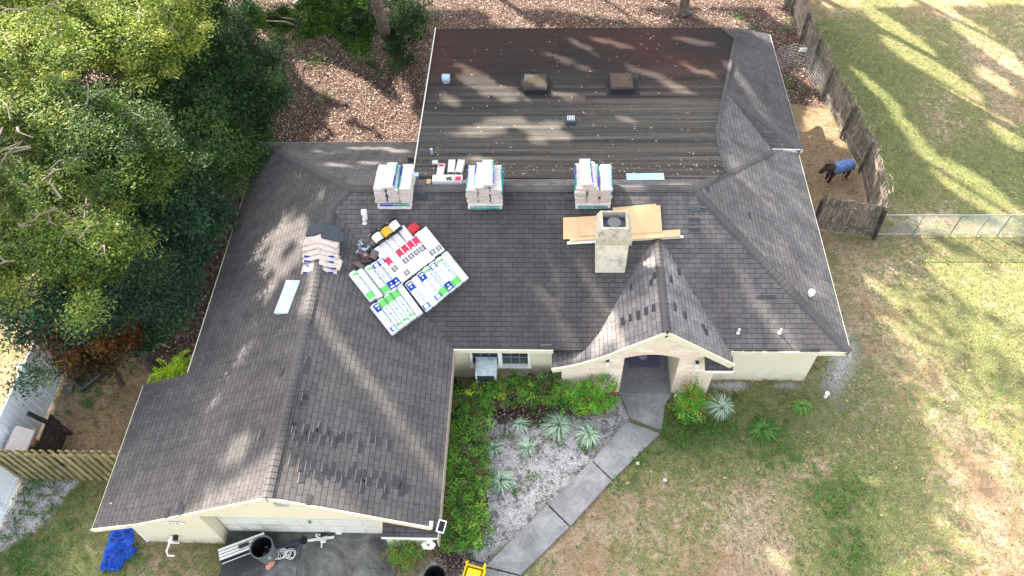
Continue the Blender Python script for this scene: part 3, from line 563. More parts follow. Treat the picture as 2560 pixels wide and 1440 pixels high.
# window with box air conditioner
wf = MB(); xs_ = (-2.2, -1.31, -.42)
for x in xs_: wf.box((x+(.03 if x < -2 else -.03 if x > -.5 else 0), 11.84, 1.21), (.07 if x != -1.31 else .12, .1, .84))
wf.box((-1.31, 11.84, 1.61), (1.85, .1, .05)); wf.box((-1.31, 11.82, .79), (1.86, .14, .05))
win = wf.build('window', m_white, house)
for (xa, xb) in ((-2.14, -1.37), (-1.25, -.48)):
    MB().face([(xa, 11.9, .82), (xb, 11.9, .82), (xb, 11.9, 1.6), (xa, 11.9, 1.6)]).build('pane', m_glass, win)
    mu = MB(); 
    for t in (1/3, 2/3): mu.box((xa+(xb-xa)*t, 11.885, 1.21), (.018, .015, .76))
    mu.box(((xa+xb)/2, 11.885, 1.21), (xb-xa, .02, .03)); mu.build('glazing_bars', plain('dull_bars', srgb(120, 130, 134)), win)
ac = thing('air_conditioner', 'white box air conditioner hung below the front window beside the hedge', 'air conditioner', (-1.72, 11.55, .8))
MB().box((-1.72, 11.56, 1.0), (.62, .58, .52)).build('casing', plain('weathered_white_metal', srgb(206, 220, 226), .5, .06, 6, dirt=srgb(110, 120, 122), dirt_amt=.8), ac)
MB().box((-1.72, 11.262, .97), (.5, .02, .36)).build('grille', m_ink, ac)
mb = MB()
for x in (-2.0, -1.44): mb.tube([(x, 11.3, .75), (x, 11.3, 0)], .02, 6)
mb.tube([(-2.0, 11.3, .3), (-1.44, 11.3, .3)], .015, 6); mb.build('leg_frame', m_white, ac)
# chimney
ch = MB(); x0, x1, y0, y1 = 1.44, 2.28, 13.38, 14.1
ch.box(((x0+x1)/2, (y0+y1)/2, 4.05), (x1-x0, y1-y0, 1.6)); chm = ch.build('chimney', m_dirtywhite, house)
cb = MB(); cx, cy = (x0+x1)/2, (y0+y1)/2
def ring(z0, w0, d0, z1, w1, d1):
    a = [(cx+sx*w0/2, cy+sy*d0/2, z0) for sx, sy in ((-1, -1), (1, -1), (1, 1), (-1, 1))]; b = [(cx+sx*w1/2, cy+sy*d1/2, z1) for sx, sy in ((-1, -1), (1, -1), (1, 1), (-1, 1))]
    for i in range(4): cb.face([a[i], a[(i+1) % 4], b[(i+1) % 4], b[i]])
ring(4.72, .86, .74, 4.72, .96, .86); ring(4.72, .96, .86, 4.95, .96, .86); ring(4.95, .96, .86, 5.28, .72, .66); ring(5.28, .72, .66, 5.30, .62, .54); ring(5.30, .62, .54, 5.05, .62, .54)
cb.build('chimney_crown', plain('stained_crown', srgb(176, 168, 148), .8, .12, 8, dirt=srgb(70, 64, 54), dirt_amt=.85), chm); MB().box((cx, cy, 5.06), (.61, .53, .02)).build('chimney_pan', m_slate, chm)
MB().lathe([(.16, 0), (.16, .14), (.18, .14), (.18, .16), (0, .175)], (cx, cy-.04, 5.07), 20).build('flue_cap', plain('dull_steel', srgb(96, 98, 96), .6, .1, metal=.3), chm)
# gable vent patch, house number, spigot, lights, solar panel
p = PY(703, 1262, 6.58); MB().box((p[0], 6.585, p[2]), (.32, .03, .2)).build('gable_patch', plain('foil_patch', srgb(160, 160, 158), .5, .2), house)
nb = MB(); pc = PY(435, 1307, 6.585)
nb.prism([(pc[0]+.27*max(-1, min(1, 1.25*cos(a))), pc[2]*0+.085*sin(a)) for a in [2*pi*i/20 for i in range(20)]], 0, .02)
nb.v = [(x, 6.585-z, pc[2]+y) for x, y, z in nb.v]; plq = nb.build('number_plate', m_white, house)
tm = text_mesh('4 1 8', .13, m_ink, 'house_number'); to = child('house_number', tm, plq); to.location = Vector((pc[0], 6.56, pc[2]-.0))-parent_loc(plq); to.rotation_euler = (pi/2, 0, 0)
mb = MB(); mb.tube([(-10.13, 6.55, .42), (-10.13, 6.45, .3), (-10.2, 6.3, .2), (-10.16, 6.2, .12), (-9.98, 6.2, .12)], .025, 8); mb.tube([(-10.02, 6.56, .55), (-10.02, 6.48, .35), (-9.85, 6.48, .33)], .025, 8); mb.tube([(-9.98, 6.56, .6), (-9.93, 6.4, .6)], .06, 10); mb.build('water_pipe', m_white, house)
MB().tube([(-9.86, 6.58, .62), (-9.86, 6.46, .58)], .07, 12).build('pipe_valve', m_black, house)
mb = MB(); p = np.array([-2.78, 6.05, 2.16]); mb.box(p, (.14, .08, .1)); mb.box(p+[-.12, -.09, -.04], (.1, .12, .1), rz=.6); mb.box(p+[.08, -.09, .0], (.1, .12, .1), rz=-.5); mb.box(p+[-.02, -.12, -.1], (.14, .05, .08)); mb.build('security_light', m_white, house)
q_ = frame((-2.52, 6.1, 2.5), (-2.42, 6.5, 2.62), (.35, -.45, 1)); sp = MB().box((0, 0, 0), (.3, .2, .02), M=q_).build('solar_panel', m_white, house); MB().box((0, 0, .013), (.24, .14, .006), M=q_).build('solar_cells', m_black, sp)
mb = MB(); p = onroof(1076, 1310); mb.box((p[0], p[1], p[2]+.01), (.14, .14, .012)); mb.build('metal_patch', m_metal, house)
# ------------------------------------------------------------------ FENCES
def plank_fence(name, label, pts, hgt, mat, bw=.14, gap=.012, post_sp=2.4, lean=.02, rails=(.35, 1.35), rail_side=-1, post_mat=None, jag=.05, tops=None, off=.0):
    base = (pts[0][0], pts[0][1], 0); t = thing(name, label, 'fence', base); bo = MB(); ra = []; 
    cum = 0; posts = []
    for (x0, y0), (x1, y1) in zip(pts[:-1], pts[1:]):
        L = hypot(x1-x0, y1-y0); ux, uy = (x1-x0)/L, (y1-y0)/L; nx_, ny_ = -uy*rail_side, ux*rail_side; n = int(L/(bw+gap)); a = atan2(uy, ux)
        for i in range(n):
            s = (i+.5)*L/n; h = hgt+random.uniform(-jag, jag*.5); l = random.gauss(0, lean); x, y = x0+ux*s, y0+uy*s; o2 = random.uniform(-.008, .008)
            M = Matrix.Translation((x+nx_*o2, y+ny_*o2, 0)) @ Matrix.Rotation(a, 4, 'Z') @ Matrix.Rotation(l, 4, 'Y')
            bo.box((0, 0, h/2+.02), (bw*random.uniform(.86, 1), .02, h), M=M, tint=random.random())
        for z in rails: ra.append(((x0+nx_*.04, y0+ny_*.04, z), (x1+nx_*.04, y1+ny_*.04, z+random.uniform(-.05, .05))))
        k = max(1, round(L/post_sp))
        for i in range(k+1):
            s = L*i/k; posts.append((x0+ux*s+nx_*.1, y0+uy*s+ny_*.1, a))
    bo.build('boards', mat, t)
    for a_, b_ in ra: MB().beam(a_, b_, .04, .09, tint=random.random()).build('rail', mat, t)
    seen = []
    for x, y, a in posts:
        if any(hypot(x-q[0], y-q[1]) < .3 for q in seen): continue
        seen.append((x, y)); M = Matrix.Translation((x, y, 0)) @ Matrix.Rotation(a, 4, 'Z') @ Matrix.Rotation(random.gauss(0, .04), 4, 'Y'); MB().box((0, 0, hgt*.49), (.09, .09, hgt*.98), M=M, tint=.05).build('post', post_mat or mat, t)
    return t
plank_fence('wooden_fence', 'long weathered brown plank fence with rails between the dirt pen and the lawn', [(11.42, 17.62), (11.72, 20.7), (11.45, 22.6), (11.2, 24.8), (10.95, 28.3), (11.1, 33.)], 1.58, m_oldwood, .15, .015, 2.3, .03, (.4, 1.28), 1, m_oldwood, .09)
plank_fence('wooden_fence', 'short grey plank fence section closing the pen beside the chain-link fence', [(11.4, 17.56), (9.35, 18.0)], 1.56, m_oldwood, .16, .01, 2.4, .03, (.35, 1.25), 1, m_darkwood, .04)
t = thing('vine', 'dry leafless vine tangled along the top of the long brown fence', 'vine', (11.3, 24, 1.5)); mb = MB()
for k in range(46):
    y = random.uniform(18.2, 31); x = float(np.interp(y, [17.6, 20.7, 22.6, 24.8, 28.3, 33], [11.42, 11.72, 11.45, 11.2, 10.95, 11.1])); p = [(x+.1, y, 1.5)]
    for j in range(5): q = p[-1]; p.append((q[0]+random.uniform(-.1, .14), q[1]+random.uniform(-.2, .3), max(1.1, min(1.85, q[2]+random.uniform(-.14, .12)))))
    mb.tube(p, random.uniform(.006, .014), 4, False)
mb.build('stems', plain('vine_stem', srgb(150, 132, 112), .9, .3), t)
# picket-style shadow-box fence by the garage
t = thing('picket_fence', 'pale treated-wood shadow-box fence between the white vinyl fence and garage', 'fence', (-13.5, 8.39, 0)); i = 0; x = -15.3; fb, bb = MB(), MB()
while x < -10.9:
    m_ = fb if i % 2 else bb; yy = 8.39+(-.05 if i % 2 else .05); h = 1.82; l_ = random.gauss(0, .012); M = Matrix.Translation((x, yy, 0)) @ Matrix.Rotation(l_, 4, 'Y')
    m_.box((0, 0, h/2), (.14, .018, h), M=M, tint=random.random()); m_.box((0, 0, h+.02), (.09, .018, .04), M=M, tint=random.random()); x += .118 if i % 2 else .118; i += 1
fb.build('front_boards', m_newwood, t); bb.build('back_boards', m_newwood, t)
for z in (.3, 1., 1.6): MB().beam((-15.3, 8.39, z), (-10.9, 8.39, z), .04, .09).build('rail', m_newwood, t)
MB().box((-13.35, 8.3, 1.2), (.05, .05, .16)).tube([(-13.35, 8.27, 1.25), (-13.22, 8.26, 1.2)], .015, 6).build('latch', m_black, t)
# white vinyl fence
t = thing('vinyl_fence', 'tall white vinyl privacy fence along the left neighbour boundary', 'fence', (-15.25, 12, 0)); y = 3.7
while y < 24:
    bb = MB()
    for k in range(9): bb.box((-15.25, y+.12+k*.2, .93), (.022, .192, 1.62), tint=.5)
    bb.build('panel', m_vinyl, t); MB().box((-15.25, y+.92, .14), (.05, 1.72, .14)).build('bottom_rail', m_vinyl, t); MB().box((-15.25, y+.92, 1.78), (.05, 1.72, .14)).build('top_rail', m_vinyl, t)
    MB().box((-15.25, y, .97), (.13, .13, 1.94)).box((-15.25, y, 1.96), (.17, .17, .04)).box((-15.25, y, 2.0), (.1, .1, .05), taper=.9).build('post', m_vinyl, t); y += 1.83
# chain-link fence
t = thing('chain_link_fence', 'low galvanised chain-link fence crossing the lawn from the grey plank fence', 'fence', (16, 17.6, 0)); yc = 17.66
xs_p = [11.5, 12.75, 14.0, 14.9, 15.6, 16.9, 18.2, 19.4, 20.6, 21.8, 23.2]
for k, x in enumerate(xs_p): MB().tube([(x, yc, 0), (x, yc, 1.07)], .024 if k % 2 == 0 else .016, 8).build('post', m_metal, t)
MB().tube([(11.5, yc, 1.05), (23.2, yc, 1.05)], .017, 8).build('top_rail', m_metal, t); MB().tube([(11.5, yc, .06), (23.2, yc, .06)], .012, 6).build('bottom_wire', m_metal, t)
mb = MB(); x = 11.5
while x < 23.1:
    for s in (1, -1):
        xa, xb = (x, x+.98) if s > 0 else (x+.98, x); mb.tube([(min(xa, 23.2), yc, .07), (min(xb, 23.2), yc, 1.04)], .0045, 3, False)
    x += .085
mb.build('wire_mesh', m_metal, t)
# curved hog-wire fence inside the pen
cpts = [P(u, v)[:2] for u, v in ((1930, 178), (1975, 165), (2010, 178), (2030, 210), (2050, 240), (2068, 268))]; t = thing('wire_fence', 'bent galvanised wire panel fence curving across the dirt pen', 'fence', (cpts[2][0], cpts[2][1], 0)); fine = []
for a, b in zip(cpts[:-1], cpts[1:]):
    for k in range(8): fine.append(a+(b-a)*k/8)
mb = MB()
for z in np.linspace(.05, 1.1, 9): mb.tube([(q[0], q[1], z) for q in fine], .008, 4, False)
for q in fine[::2]: mb.tube([(q[0], q[1], 0), (q[0], q[1], 1.12)], .007, 4, False)
mb.build('wire_grid', m_metal, t)
q = fine[12]; MB().box((q[0], q[1]-.02, .95), (.28, .02, .18)).build('tag_plate', m_white, t)
# dark plank bin against the vinyl fence
t = thing('plank_bin', 'dark damp wooden plank screen with two leaning posts beside the white vinyl fence', 'plank screen', (-14.6, 9.3, 0)); ya, yb_ = 8.75, 9.95; bb = MB()
for k in range(6): bb.box((-14.35-.02*k, (ya+yb_)/2, .1+k*.16), (.03, yb_-ya+random.uniform(-.1, .1), .15), tint=random.random()*.6)
bb.build('boards', m_darkwood, t)
MB().beam((-14.25, 9.8, 0), (-14.75, 9.72, 1.5), .1, .09).build('post', m_darkwood, t); MB().beam((-14.25, 8.95, 0), (-14.6, 8.85, 1.05), .1, .09).build('post', m_darkwood, t)
# neighbour shed
t = thing('kennel', 'small tan kennel with pale shingle roof tucked behind the picket fence at left edge', 'kennel', (-14.85, 8.95, 0)); MB().box((-14.86, 8.9, .6), (.5, .6, 1.2)).build('wall', plain('tan_wall', srgb(176, 146, 104), .8), t)
rb = MB(); a_, b_, c_ = -14.5, -15.18, -14.85
for z_ in (0, -.05):
    f1_ = [(a_, 8.5, 1.25+z_), (a_, 9.3, 1.25+z_), (c_, 9.3, 1.55+z_), (c_, 8.5, 1.55+z_)]; f2_ = [(b_, 9.3, 1.25+z_), (b_, 8.5, 1.25+z_), (c_, 8.5, 1.55+z_), (c_, 9.3, 1.55+z_)]
    for f_ in (f1_, f2_): rb.face(f_ if not z_ else f_[::-1])
rb.face([(a_, 9.3, 1.25), (a_, 8.5, 1.25), (a_, 8.5, 1.2), (a_, 9.3, 1.2)]).build('roof', plain('pale_shed_roof', srgb(190, 182, 176), .9, .15, 8), t)
# ------------------------------------------------------------------ STUFF STORED ON THE ROOF
def pillow(L, Wd, Hh, nx_=10, rnd=.022, bend=0., sag=.009, seed=0):
    r = random.Random(seed); prof = []
    for i in range(12):
        a = 2*pi*i/12+pi/12; c, s = cos(a), sin(a); prof.append((math.copysign(abs(c)**.35, c)*Wd/2, math.copysign(abs(s)**.35, s)*Hh/2))
    mb = MB(); rings = []
    for i in range(nx_+1):
        x = -L/2+L*i/nx_; e = .93 if i in (0, nx_) else 1; zb = -abs(x)*bend; rings.append([(x, y*e*(1+r.uniform(-.03, .03)), z*e*(1+r.uniform(-.06, .06))+Hh/2+zb+r.uniform(-sag, sag)) for y, z in prof])
    for i in range(nx_):
        for k in range(12): k2 = (k+1) % 12; mb.face([rings[i][k], rings[i+1][k], rings[i+1][k2], rings[i][k2]], None, .5, 0)
    mb.face(rings[0], None, .5, 1); mb.face(list(reversed(rings[-1])), None, .5, 1); return mb
bm_v = [pillow(.99, .335, .102, seed=k).mesh('wrapper', [m_paper, m_paperend], smooth=False) for k in range(4)]
def stripe_mesh(col1, col2, side):
    mb = MB(); mb.box((-.22, side*.148, .1035), (.42, .035, .004), mi=0); mb.box((.22, side*.148, .1035), (.42, .035, .004), mi=1); mb.box((-.22, side*.171, .06), (.42, .004, .05), mi=0); mb.box((.22, side*.171, .06), (.42, .004, .05), mi=1)
    for k in range(5): mb.box((-.3+k*.13, -side*.05, .1035), (.09, .012, .003), mi=2)
    return mb.mesh('print_stripe', [col1, col2, plain('faint_print', srgb(186, 176, 172))])
sm_ = [stripe_mesh(m_teal, m_blue, 1), stripe_mesh(m_blue, m_teal, -1), stripe_mesh(m_teal, m_teal, -1)]
def bundle(M, label, group, k):
    t = thing('shingle_bundle', label, 'shingle bundle', group=group, M=M); child('wrapper', bm_v[k % 4], t); child('print_stripe', sm_[k % 3], t); return t
ordn = ['lowest', 'second', 'third', 'fourth', 'fifth', 'sixth']
stacks = [('left stack on the ridge', -4.36, 15.53), ('middle stack on the ridge', -1.73, 15.53), ('right stack behind the cardboard', 1.37, 15.55)]
cnt = 0
for si, (sn, cx_, cy_) in enumerate(stacks):
    z0 = 4.32
    for yy, nm in ((cy_-.4, 'crosswise under front edge'), (cy_+.4, 'crosswise under rear edge')):
        M = Matrix.Translation((cx_, yy, z0+.0)) @ Matrix.Rotation(random.uniform(-.03, .03), 4, 'Z'); bundle(M, f'shingle bundle, lower {nm}, {sn}', 'shingle bundles stacked on the ridge', cnt); cnt += 1
        M = Matrix.Translation((cx_+.02, yy+.02, z0+.105)) @ Matrix.Rotation(random.uniform(-.03, .03), 4, 'Z'); bundle(M, f'shingle bundle, upper {nm}, {sn}', 'shingle bundles stacked on the ridge', cnt); cnt += 1
    zt = z0+.21
    for ly in range(5):
        for c in range(3):
            M = Matrix.Translation((cx_+(c-1)*.348+random.uniform(-.02, .02), cy_+random.uniform(-.03, .03)+ly*.008, zt)) @ Matrix.Rotation(pi/2+random.uniform(-.035, .035), 4, 'Z')
            bundle(M, f'shingle bundle, {ordn[ly]} layer, {("left", "centre", "right")[c]} column, {sn}', 'shingle bundles stacked on the ridge', cnt); cnt += 1
        zt += .106
    for c, ex in ((0, -.03), (1, .02)) if si else ((0, 0),):
        M = Matrix.Translation((cx_-.08+c*.16*(1 if si == 1 else -1)+ex, cy_+.02, zt+c*.106)) @ Matrix.Rotation(pi/2+random.uniform(-.05, .05), 4, 'Z'); bundle(M, f'pale shingle bundle {"highest of all" if c else "first"} on top, {sn}', 'shingle bundles stacked on the ridge', cnt); cnt += 1
# loose bundle bent over the garage ridge
m_slateg = plain('bare_new_shingle', srgb(62, 66, 70), .85, .2, 9)
for k in range(8):
    y = 12.98+k*.15; dark = k >= 6; mb = pillow(1.0, .36, .09, 12, bend=.42, sag=.008, seed=20+k); z = 4.19+k*.055 if k < 6 else 4.4+.05*(k-4)
    nmz = ['nearest the garage', 'second from the garage end', 'third from the garage end', 'fourth from the garage end', 'fifth from the garage end', 'sixth from the garage end', 'lower of the two bare dark ones', 'upper of the two bare dark ones'][k]
    t = thing('draped_bundle', f'{"dark unwrapped" if dark else "torn paper"} bundle bent over garage ridge, {nmz}', 'shingle bundle', group='bundles draped over the garage ridge', M=Matrix.Translation((-6.25+random.uniform(-.08, .08), y, z)) @ Matrix.Rotation(random.uniform(-.12, .02), 4, 'Z') @ Matrix.Rotation(random.uniform(-.1, .1), 4, 'X'))
    child('wrapper', mb.mesh('wrapper', [m_slateg if dark else m_paperend, m_slateg if dark else m_paperend]), t)
    if not dark and k < 4:
        mb = MB(); mb.box((-.33, -.172, -.08), (.2, .02, .06), M=Matrix.Rotation(.0, 4, 'Y')); mb.box((.3, -.172, -.07), (.24, .02, .06)); child('print_patch', mb.mesh('print_patch', m_blue), t)
# rolls of roofing membrane
def roll_meshes():
    R, L = .118, 1.0; b = MB(); b.lathe([(.035, -L/2+.04), (.035, -L/2), (R*.93, -L/2), (R, -L/2+.02), (R, L/2-.02), (R*.93, L/2), (.035, L/2), (.035, L/2-.04)], n=22, M=Matrix.Rotation(pi/2, 4, 'Y'))
    return b.mesh('wrap', m_wrap, smooth=False)
def band(x0, x1, a0, a1, R=.1215, n=8):
    mb = MB()
    for k in range(n):
        p = [a0+(a1-a0)*(k+i)/n for i in (0, 1)]; mb.face([(x0, sin(p[0])*R, cos(p[0])*R), (x1, sin(p[0])*R, cos(p[0])*R), (x1, sin(p[1])*R, cos(p[1])*R), (x0, sin(p[1])*R, cos(p[1])*R)][::-1])
    return mb
def join(*ms):
    o = MB()
    for mi, m in ms:
        n = len(o.v); o.v += m.v; o.f += [tuple(i+n for i in f) for f in m.f]; o.uv += m.uv; o.t += m.t; o.mi += [mi]*len(m.f)
    return o
wrapm = roll_meshes(); m_tealdk = plain('dark_teal_ink', srgb(20, 92, 88), .5); txt = text_mesh('FLINTLASTIC', .115, m_tealdk); txt2 = text_mesh('FLINTLASTIC SA', .062, m_ink)
lab = {'green': join((0, band(.26, .47, -1.3, 1.3)), (0, band(-.42, -.36, -.9, .9)), (1, band(-.05, 0., .25, .4))).mesh('label', [m_green, m_ink]),
       'blue': join((0, band(.22, .47, -1.0, .9)), (0, band(-.44, -.33, -1.0, -.6)), (0, band(-.44, -.33, .5, .9)), (0, band(-.33, -.31, -1.0, .9)), (0, band(-.46, -.44, -1.0, .9)), (1, band(.1, .12, -.1, .0)), (2, band(.29, .34, -.2, .15, .1225)), (2, band(.38, .43, -.7, .4, .1225))).mesh('label', [m_blue, m_graylab, m_wrap]),
       'plain': join((0, band(-.47, .47, 1.25, 1.4)), (1, band(-.3, -.02, .9, .96))).mesh('label', [m_green, m_ink])}
def roll(a, b, kind, flip, lbl, z=.125):
    A, B = onroof(*a, z), onroof(*b, z); 
    if flip: A, B = B, A
    n = (roofn(A)+roofn(B))/2; M = frame(A, B, n); t = thing('membrane_roll', lbl, 'roofing roll', group='wrapped membrane rolls on the roof valley', M=M)
    child('wrap', wrapm, t); child('label', lab[kind], t)
    if kind == 'green': c = child('lettering', txt, t); c.location = (-.06, .035, .1165); c.rotation_euler = (-.3, 0, pi if flip else 0); c.rotation_euler = (.0, 0, 0)
    if kind == 'blue': c = child('lettering', txt2, t); c.location = (-.03, -.06, .108); c.rotation_euler = (.55, 0, 0)
z3 = lambda x, y: (860+x/7.2, 640+y/7.2)
low = [((560, 930), (890, 1350), 'blue', 1, ), ((668, 840), (1003, 1275), 'green', 1), ((782, 755), (1117, 1200), 'green', 1), ((895, 672), (1230, 1122), 'green', 1), ((1015, 590), (1352, 1050), 'plain', 0), ((1185, 520), (1500, 930), 'blue', 1), ((1285, 430), (1625, 850), 'plain', 0), ((1385, 345), (1720, 760), 'blue', 1), ((1485, 255), (1820, 680), 'green', 0), ((1600, 170), (1935, 595), 'blue', 0), ((1715, 80), (2050, 505), 'green', 0), ((1830, -10), (2165, 410), 'plain', 0)]
pos_w = ['first from garage end', 'second', 'third', 'fourth', 'fifth', 'sixth', 'seventh', 'eighth', 'ninth', 'tenth', 'eleventh', 'last at right']
for k, (a, b, kind, fl) in enumerate(low): roll(z3(*a), z3(*b), kind, fl, f'white roofing roll with {dict(green="green end", blue="blue block", plain="blank side")[kind]}, {pos_w[k]} in front row')
up = [((165, 330), (510, 770), 'green', 0), ((295, 300), (625, 730), 'plain', 0), ((440, 235), (770, 660), 'green', 0), ((545, 170), (880, 600), 'blue', 0), ((665, 100), (985, 520), 'blue', 0)]
for k, (a, b, kind, fl) in enumerate(up): roll(z3(*a), z3(*b), kind, fl, f'white roofing roll with {dict(green="green end", blue="blue block", plain="blank side")[kind]}, number {k+1} from left in short rear row')
# cartons
def carton_mesh(L, Wd, Hh): return MB().box((0, 0, -Hh/2), (L, Wd, Hh)).mesh('box', m_carton)
c_long = carton_mesh(.88, .2, .17); c_flat = carton_mesh(.5, .24, .1)
def labmesh(full):
    mb = MB(); z = .0015
    if full: mb.box((-.29, 0, z), (.26, .17, .003), mi=0); mb.lathe([(.058, .003), (0, .0045)], (-.15, 0, 0), 16, mi=1); mb.box((-.02, 0, z), (.16, .16, .003), mi=2)
    else: mb.box((.3, .0, z), (.15, .15, .003), mi=2)
    mb.box((.2, .045, z), (.24, .012, .003), mi=3); mb.box((.22, 0, z), (.2, .012, .003), mi=3)
    mb.box((-.02 if full else .3, 0, .004), (.12, .1, .002), mi=3)
    return mb.mesh('print_panel', [m_pink, m_carton, m_ink, plain('grey_text', srgb(150, 146, 146))])
l_full, l_half = labmesh(True), labmesh(False)
z2 = lambda x, y: (860+x/8, 520+y/8)
longs = [((1590, 420), (1950, 870), 0, 'rightmost'), ((1465, 500), (1830, 950), 0, 'second from the right'), ((1395, 600), (1750, 1040), 1, 'third from the right'), ((1285, 675), (1640, 1115), 1, 'fourth from the right'), ((1175, 755), (1530, 1195), 1, 'fifth from the right'), ((1065, 840), (1420, 1280), 1, 'sixth from the right'), ((950, 920), (1310, 1360), 0, 'seventh from the right'), ((845, 1005), (1200, 1445), 1, 'leftmost')]
for a, b, f, w_ in longs:
    A, B = onroof(*z2(*a), .19), onroof(*z2(*b), .19); M = frame(A, B, roofn((A+B)/2)); t = thing('long_carton', f'white carton {"with pink panel" if f else "with dark label"}, {w_} in the row above rolls', 'carton', group='cartons in a row above the rolls', M=M); child('box', c_long, t); child('print_panel', l_full if f else l_half, t)
fl_l = m_; 
mb = MB(); [mb.box((-.05, -.08+i*.04, .001), (.3, .006, .002)) for i in range(5)]; mb.box((-.2, .08, .001), (.03, .02, .002)); thin = mb.mesh('fine_print', plain('faint_grey_text', srgb(196, 200, 198)))
for k, (a, b) in enumerate([((1135, 400), (1330, 640)), ((1000, 540), (1195, 770)), ((890, 620), (1080, 850)), ((770, 700), (965, 940)), ((660, 800), (850, 1030))]):
    A, B = onroof(*z2(*a), .13), onroof(*z2(*b), .13); M = frame(A, B, roofn((A+B)/2)); t = thing('flat_carton', f'plain white carton with faint print, number {k+1} counted from the red package', 'carton', group='short plain cartons behind the pink ones', M=M); child('box', c_flat, t); child('fine_print', thin, t)
p = onroof(1033, 574, .1); t = thing('red_package', 'red wrapped package behind the white cartons on the roof', 'package', M=frame(p, p+np.array([.5, .62, 0]), roofn(p), p)); child('wrap', pillow(.27, .25, .16, 4).mesh('wrap', [m_red, m_red]), t)
# buckets on their side
bk = MB().lathe([(0, .0), (.14, 0), (.155, .36), (.165, .36), (.165, .33), (.16, .33)], n=20).lathe([(.165, .365), (.15, .38), (0, .38)], n=20).mesh('bucket_shell', m_black)
def buck(u0, v0, u1, v1, mlab, lbl):
    A, B = onroof(u0, v0, .165), onroof(u1, v1, .165); M = frame(B, A, roofn((A+B)/2), (A+B)/2-(A-B)/np.linalg.norm(A-B)*.19) @ Matrix.Rotation(pi/2, 4, 'Y'); t = thing('bucket', lbl, 'bucket', group='black buckets lying behind the cartons', M=M); child('shell', bk, t)
    mb = MB()
    for k in range(12):
        a0, a1 = pi-1.2+k*.2, pi-1.0+k*.2; mb.face([(.1475*cos(a0), .1475*sin(a0), .06), (.1475*cos(a1), .1475*sin(a1), .06), (.158*cos(a1), .158*sin(a1), .3), (.158*cos(a0), .158*sin(a0), .3)])
    child('paper_label', mb.mesh('paper_label', mlab), t)
    child('handle', MB().tube([(.15*cos(a), .17*sin(a), .34+.05*sin(a)) for a in np.linspace(0, pi, 9)], .006, 5).mesh('handle', m_white), t)
buck(*z2(620, 520), *z2(740, 680), plain('white_yellow_label', srgb(214, 208, 190)), 'black bucket with white and yellow label, nearest the brown coils'); buck(*z2(800, 410), *z2(920, 560), m_yellow, 'black bucket with pale yellow label, middle of three'); buck(*z2(960, 300), *z2(1080, 440), m_carton, 'black bucket with white label, nearest the red package')
# brown coils and flashings
def coil(u, v, ang, L, r, lbl, m=m_brown):
    p = onroof(u, v, r); n = Vector(roofn(p)); d = Vector((cos(ang), sin(ang), 0)); d = (d-n*d.dot(n)).normalized(); M = frame(p, p+np.array(d), n, p); t = thing('metal_coil', lbl, 'metal coil', M=M); child('coil', MB().lathe([(r*.55, -L/2), (r, -L/2), (r, L/2), (r*.55, L/2), (r*.55, -L/2)], n=20, M=Matrix.Rotation(pi/2, 4, 'Y')).mesh('coil', m), t)
coil(*z2(600, 950), 1.3, .26, .12, 'thick brown metal coil lying beside the white cartons'); coil(*z2(590, 690), 1.2, .2, .1, 'smaller brown coil lying under the first black bucket')
p = onroof(*z2(400, 950), .08); t = thing('flashing_box', 'maroon brown sheet metal vent box with grey tag on the roof', 'vent box', M=frame(p, p+np.array([.3, -.5, 0]), roofn(p), p)); child('box', MB().box((0, 0, 0), (.3, .22, .14)).box((.18, 0, -.04), (.12, .3, .03)).mesh('box', plain('maroon_metal', srgb(86, 66, 66), .5)), t); child('tag', MB().box((.05, .0, .073), (.1, .09, .004)).mesh('tag', m_metal), t)
p = onroof(*z2(260, 1130), .05); t = thing('bent_shingles', 'short stack of curved brown ridge shingles left of the rolls', 'ridge shingles', M=frame(p, p+np.array([.5, -.3, 0]), roofn(p), p)); child('stack', pillow(.42, .16, .07, 8, bend=.35).mesh('stack', [m_brown, m_brown]), t); child('end_stack', MB().box((-.22, .08, -.02), (.12, .16, .06), rz=.5).mesh('end_stack', m_brown), t)
for k, (x, y, an) in enumerate([(340, 700, .6), (310, 770, .3), (380, 830, 1.2), (300, 900, .9), (480, 800, -.4)]):
    p = onroof(*z2(x, y), .06); t = thing('pipe_boot', f'small metal pipe boot, number {k+1} from top of the heap by brown coils', 'pipe boot', group='pipe boots beside the coils', M=Matrix.Translation(Vector(p)) @ Matrix.Rotation(an, 4, 'Z') @ Matrix.Rotation(1.2, 4, 'X'))
    child('pipe', MB().tube([(0, 0, -.1), (0, 0, .1)], .03 if k != 2 else .05, 10).mesh('pipe', m_metal if k % 2 else m_ltblue), t); child('flange', MB().box((0, 0, -.06), (.15, .15, .006)).lathe([(.06, -.055), (.04, 0)], n=10).mesh('flange', m_metal), t)
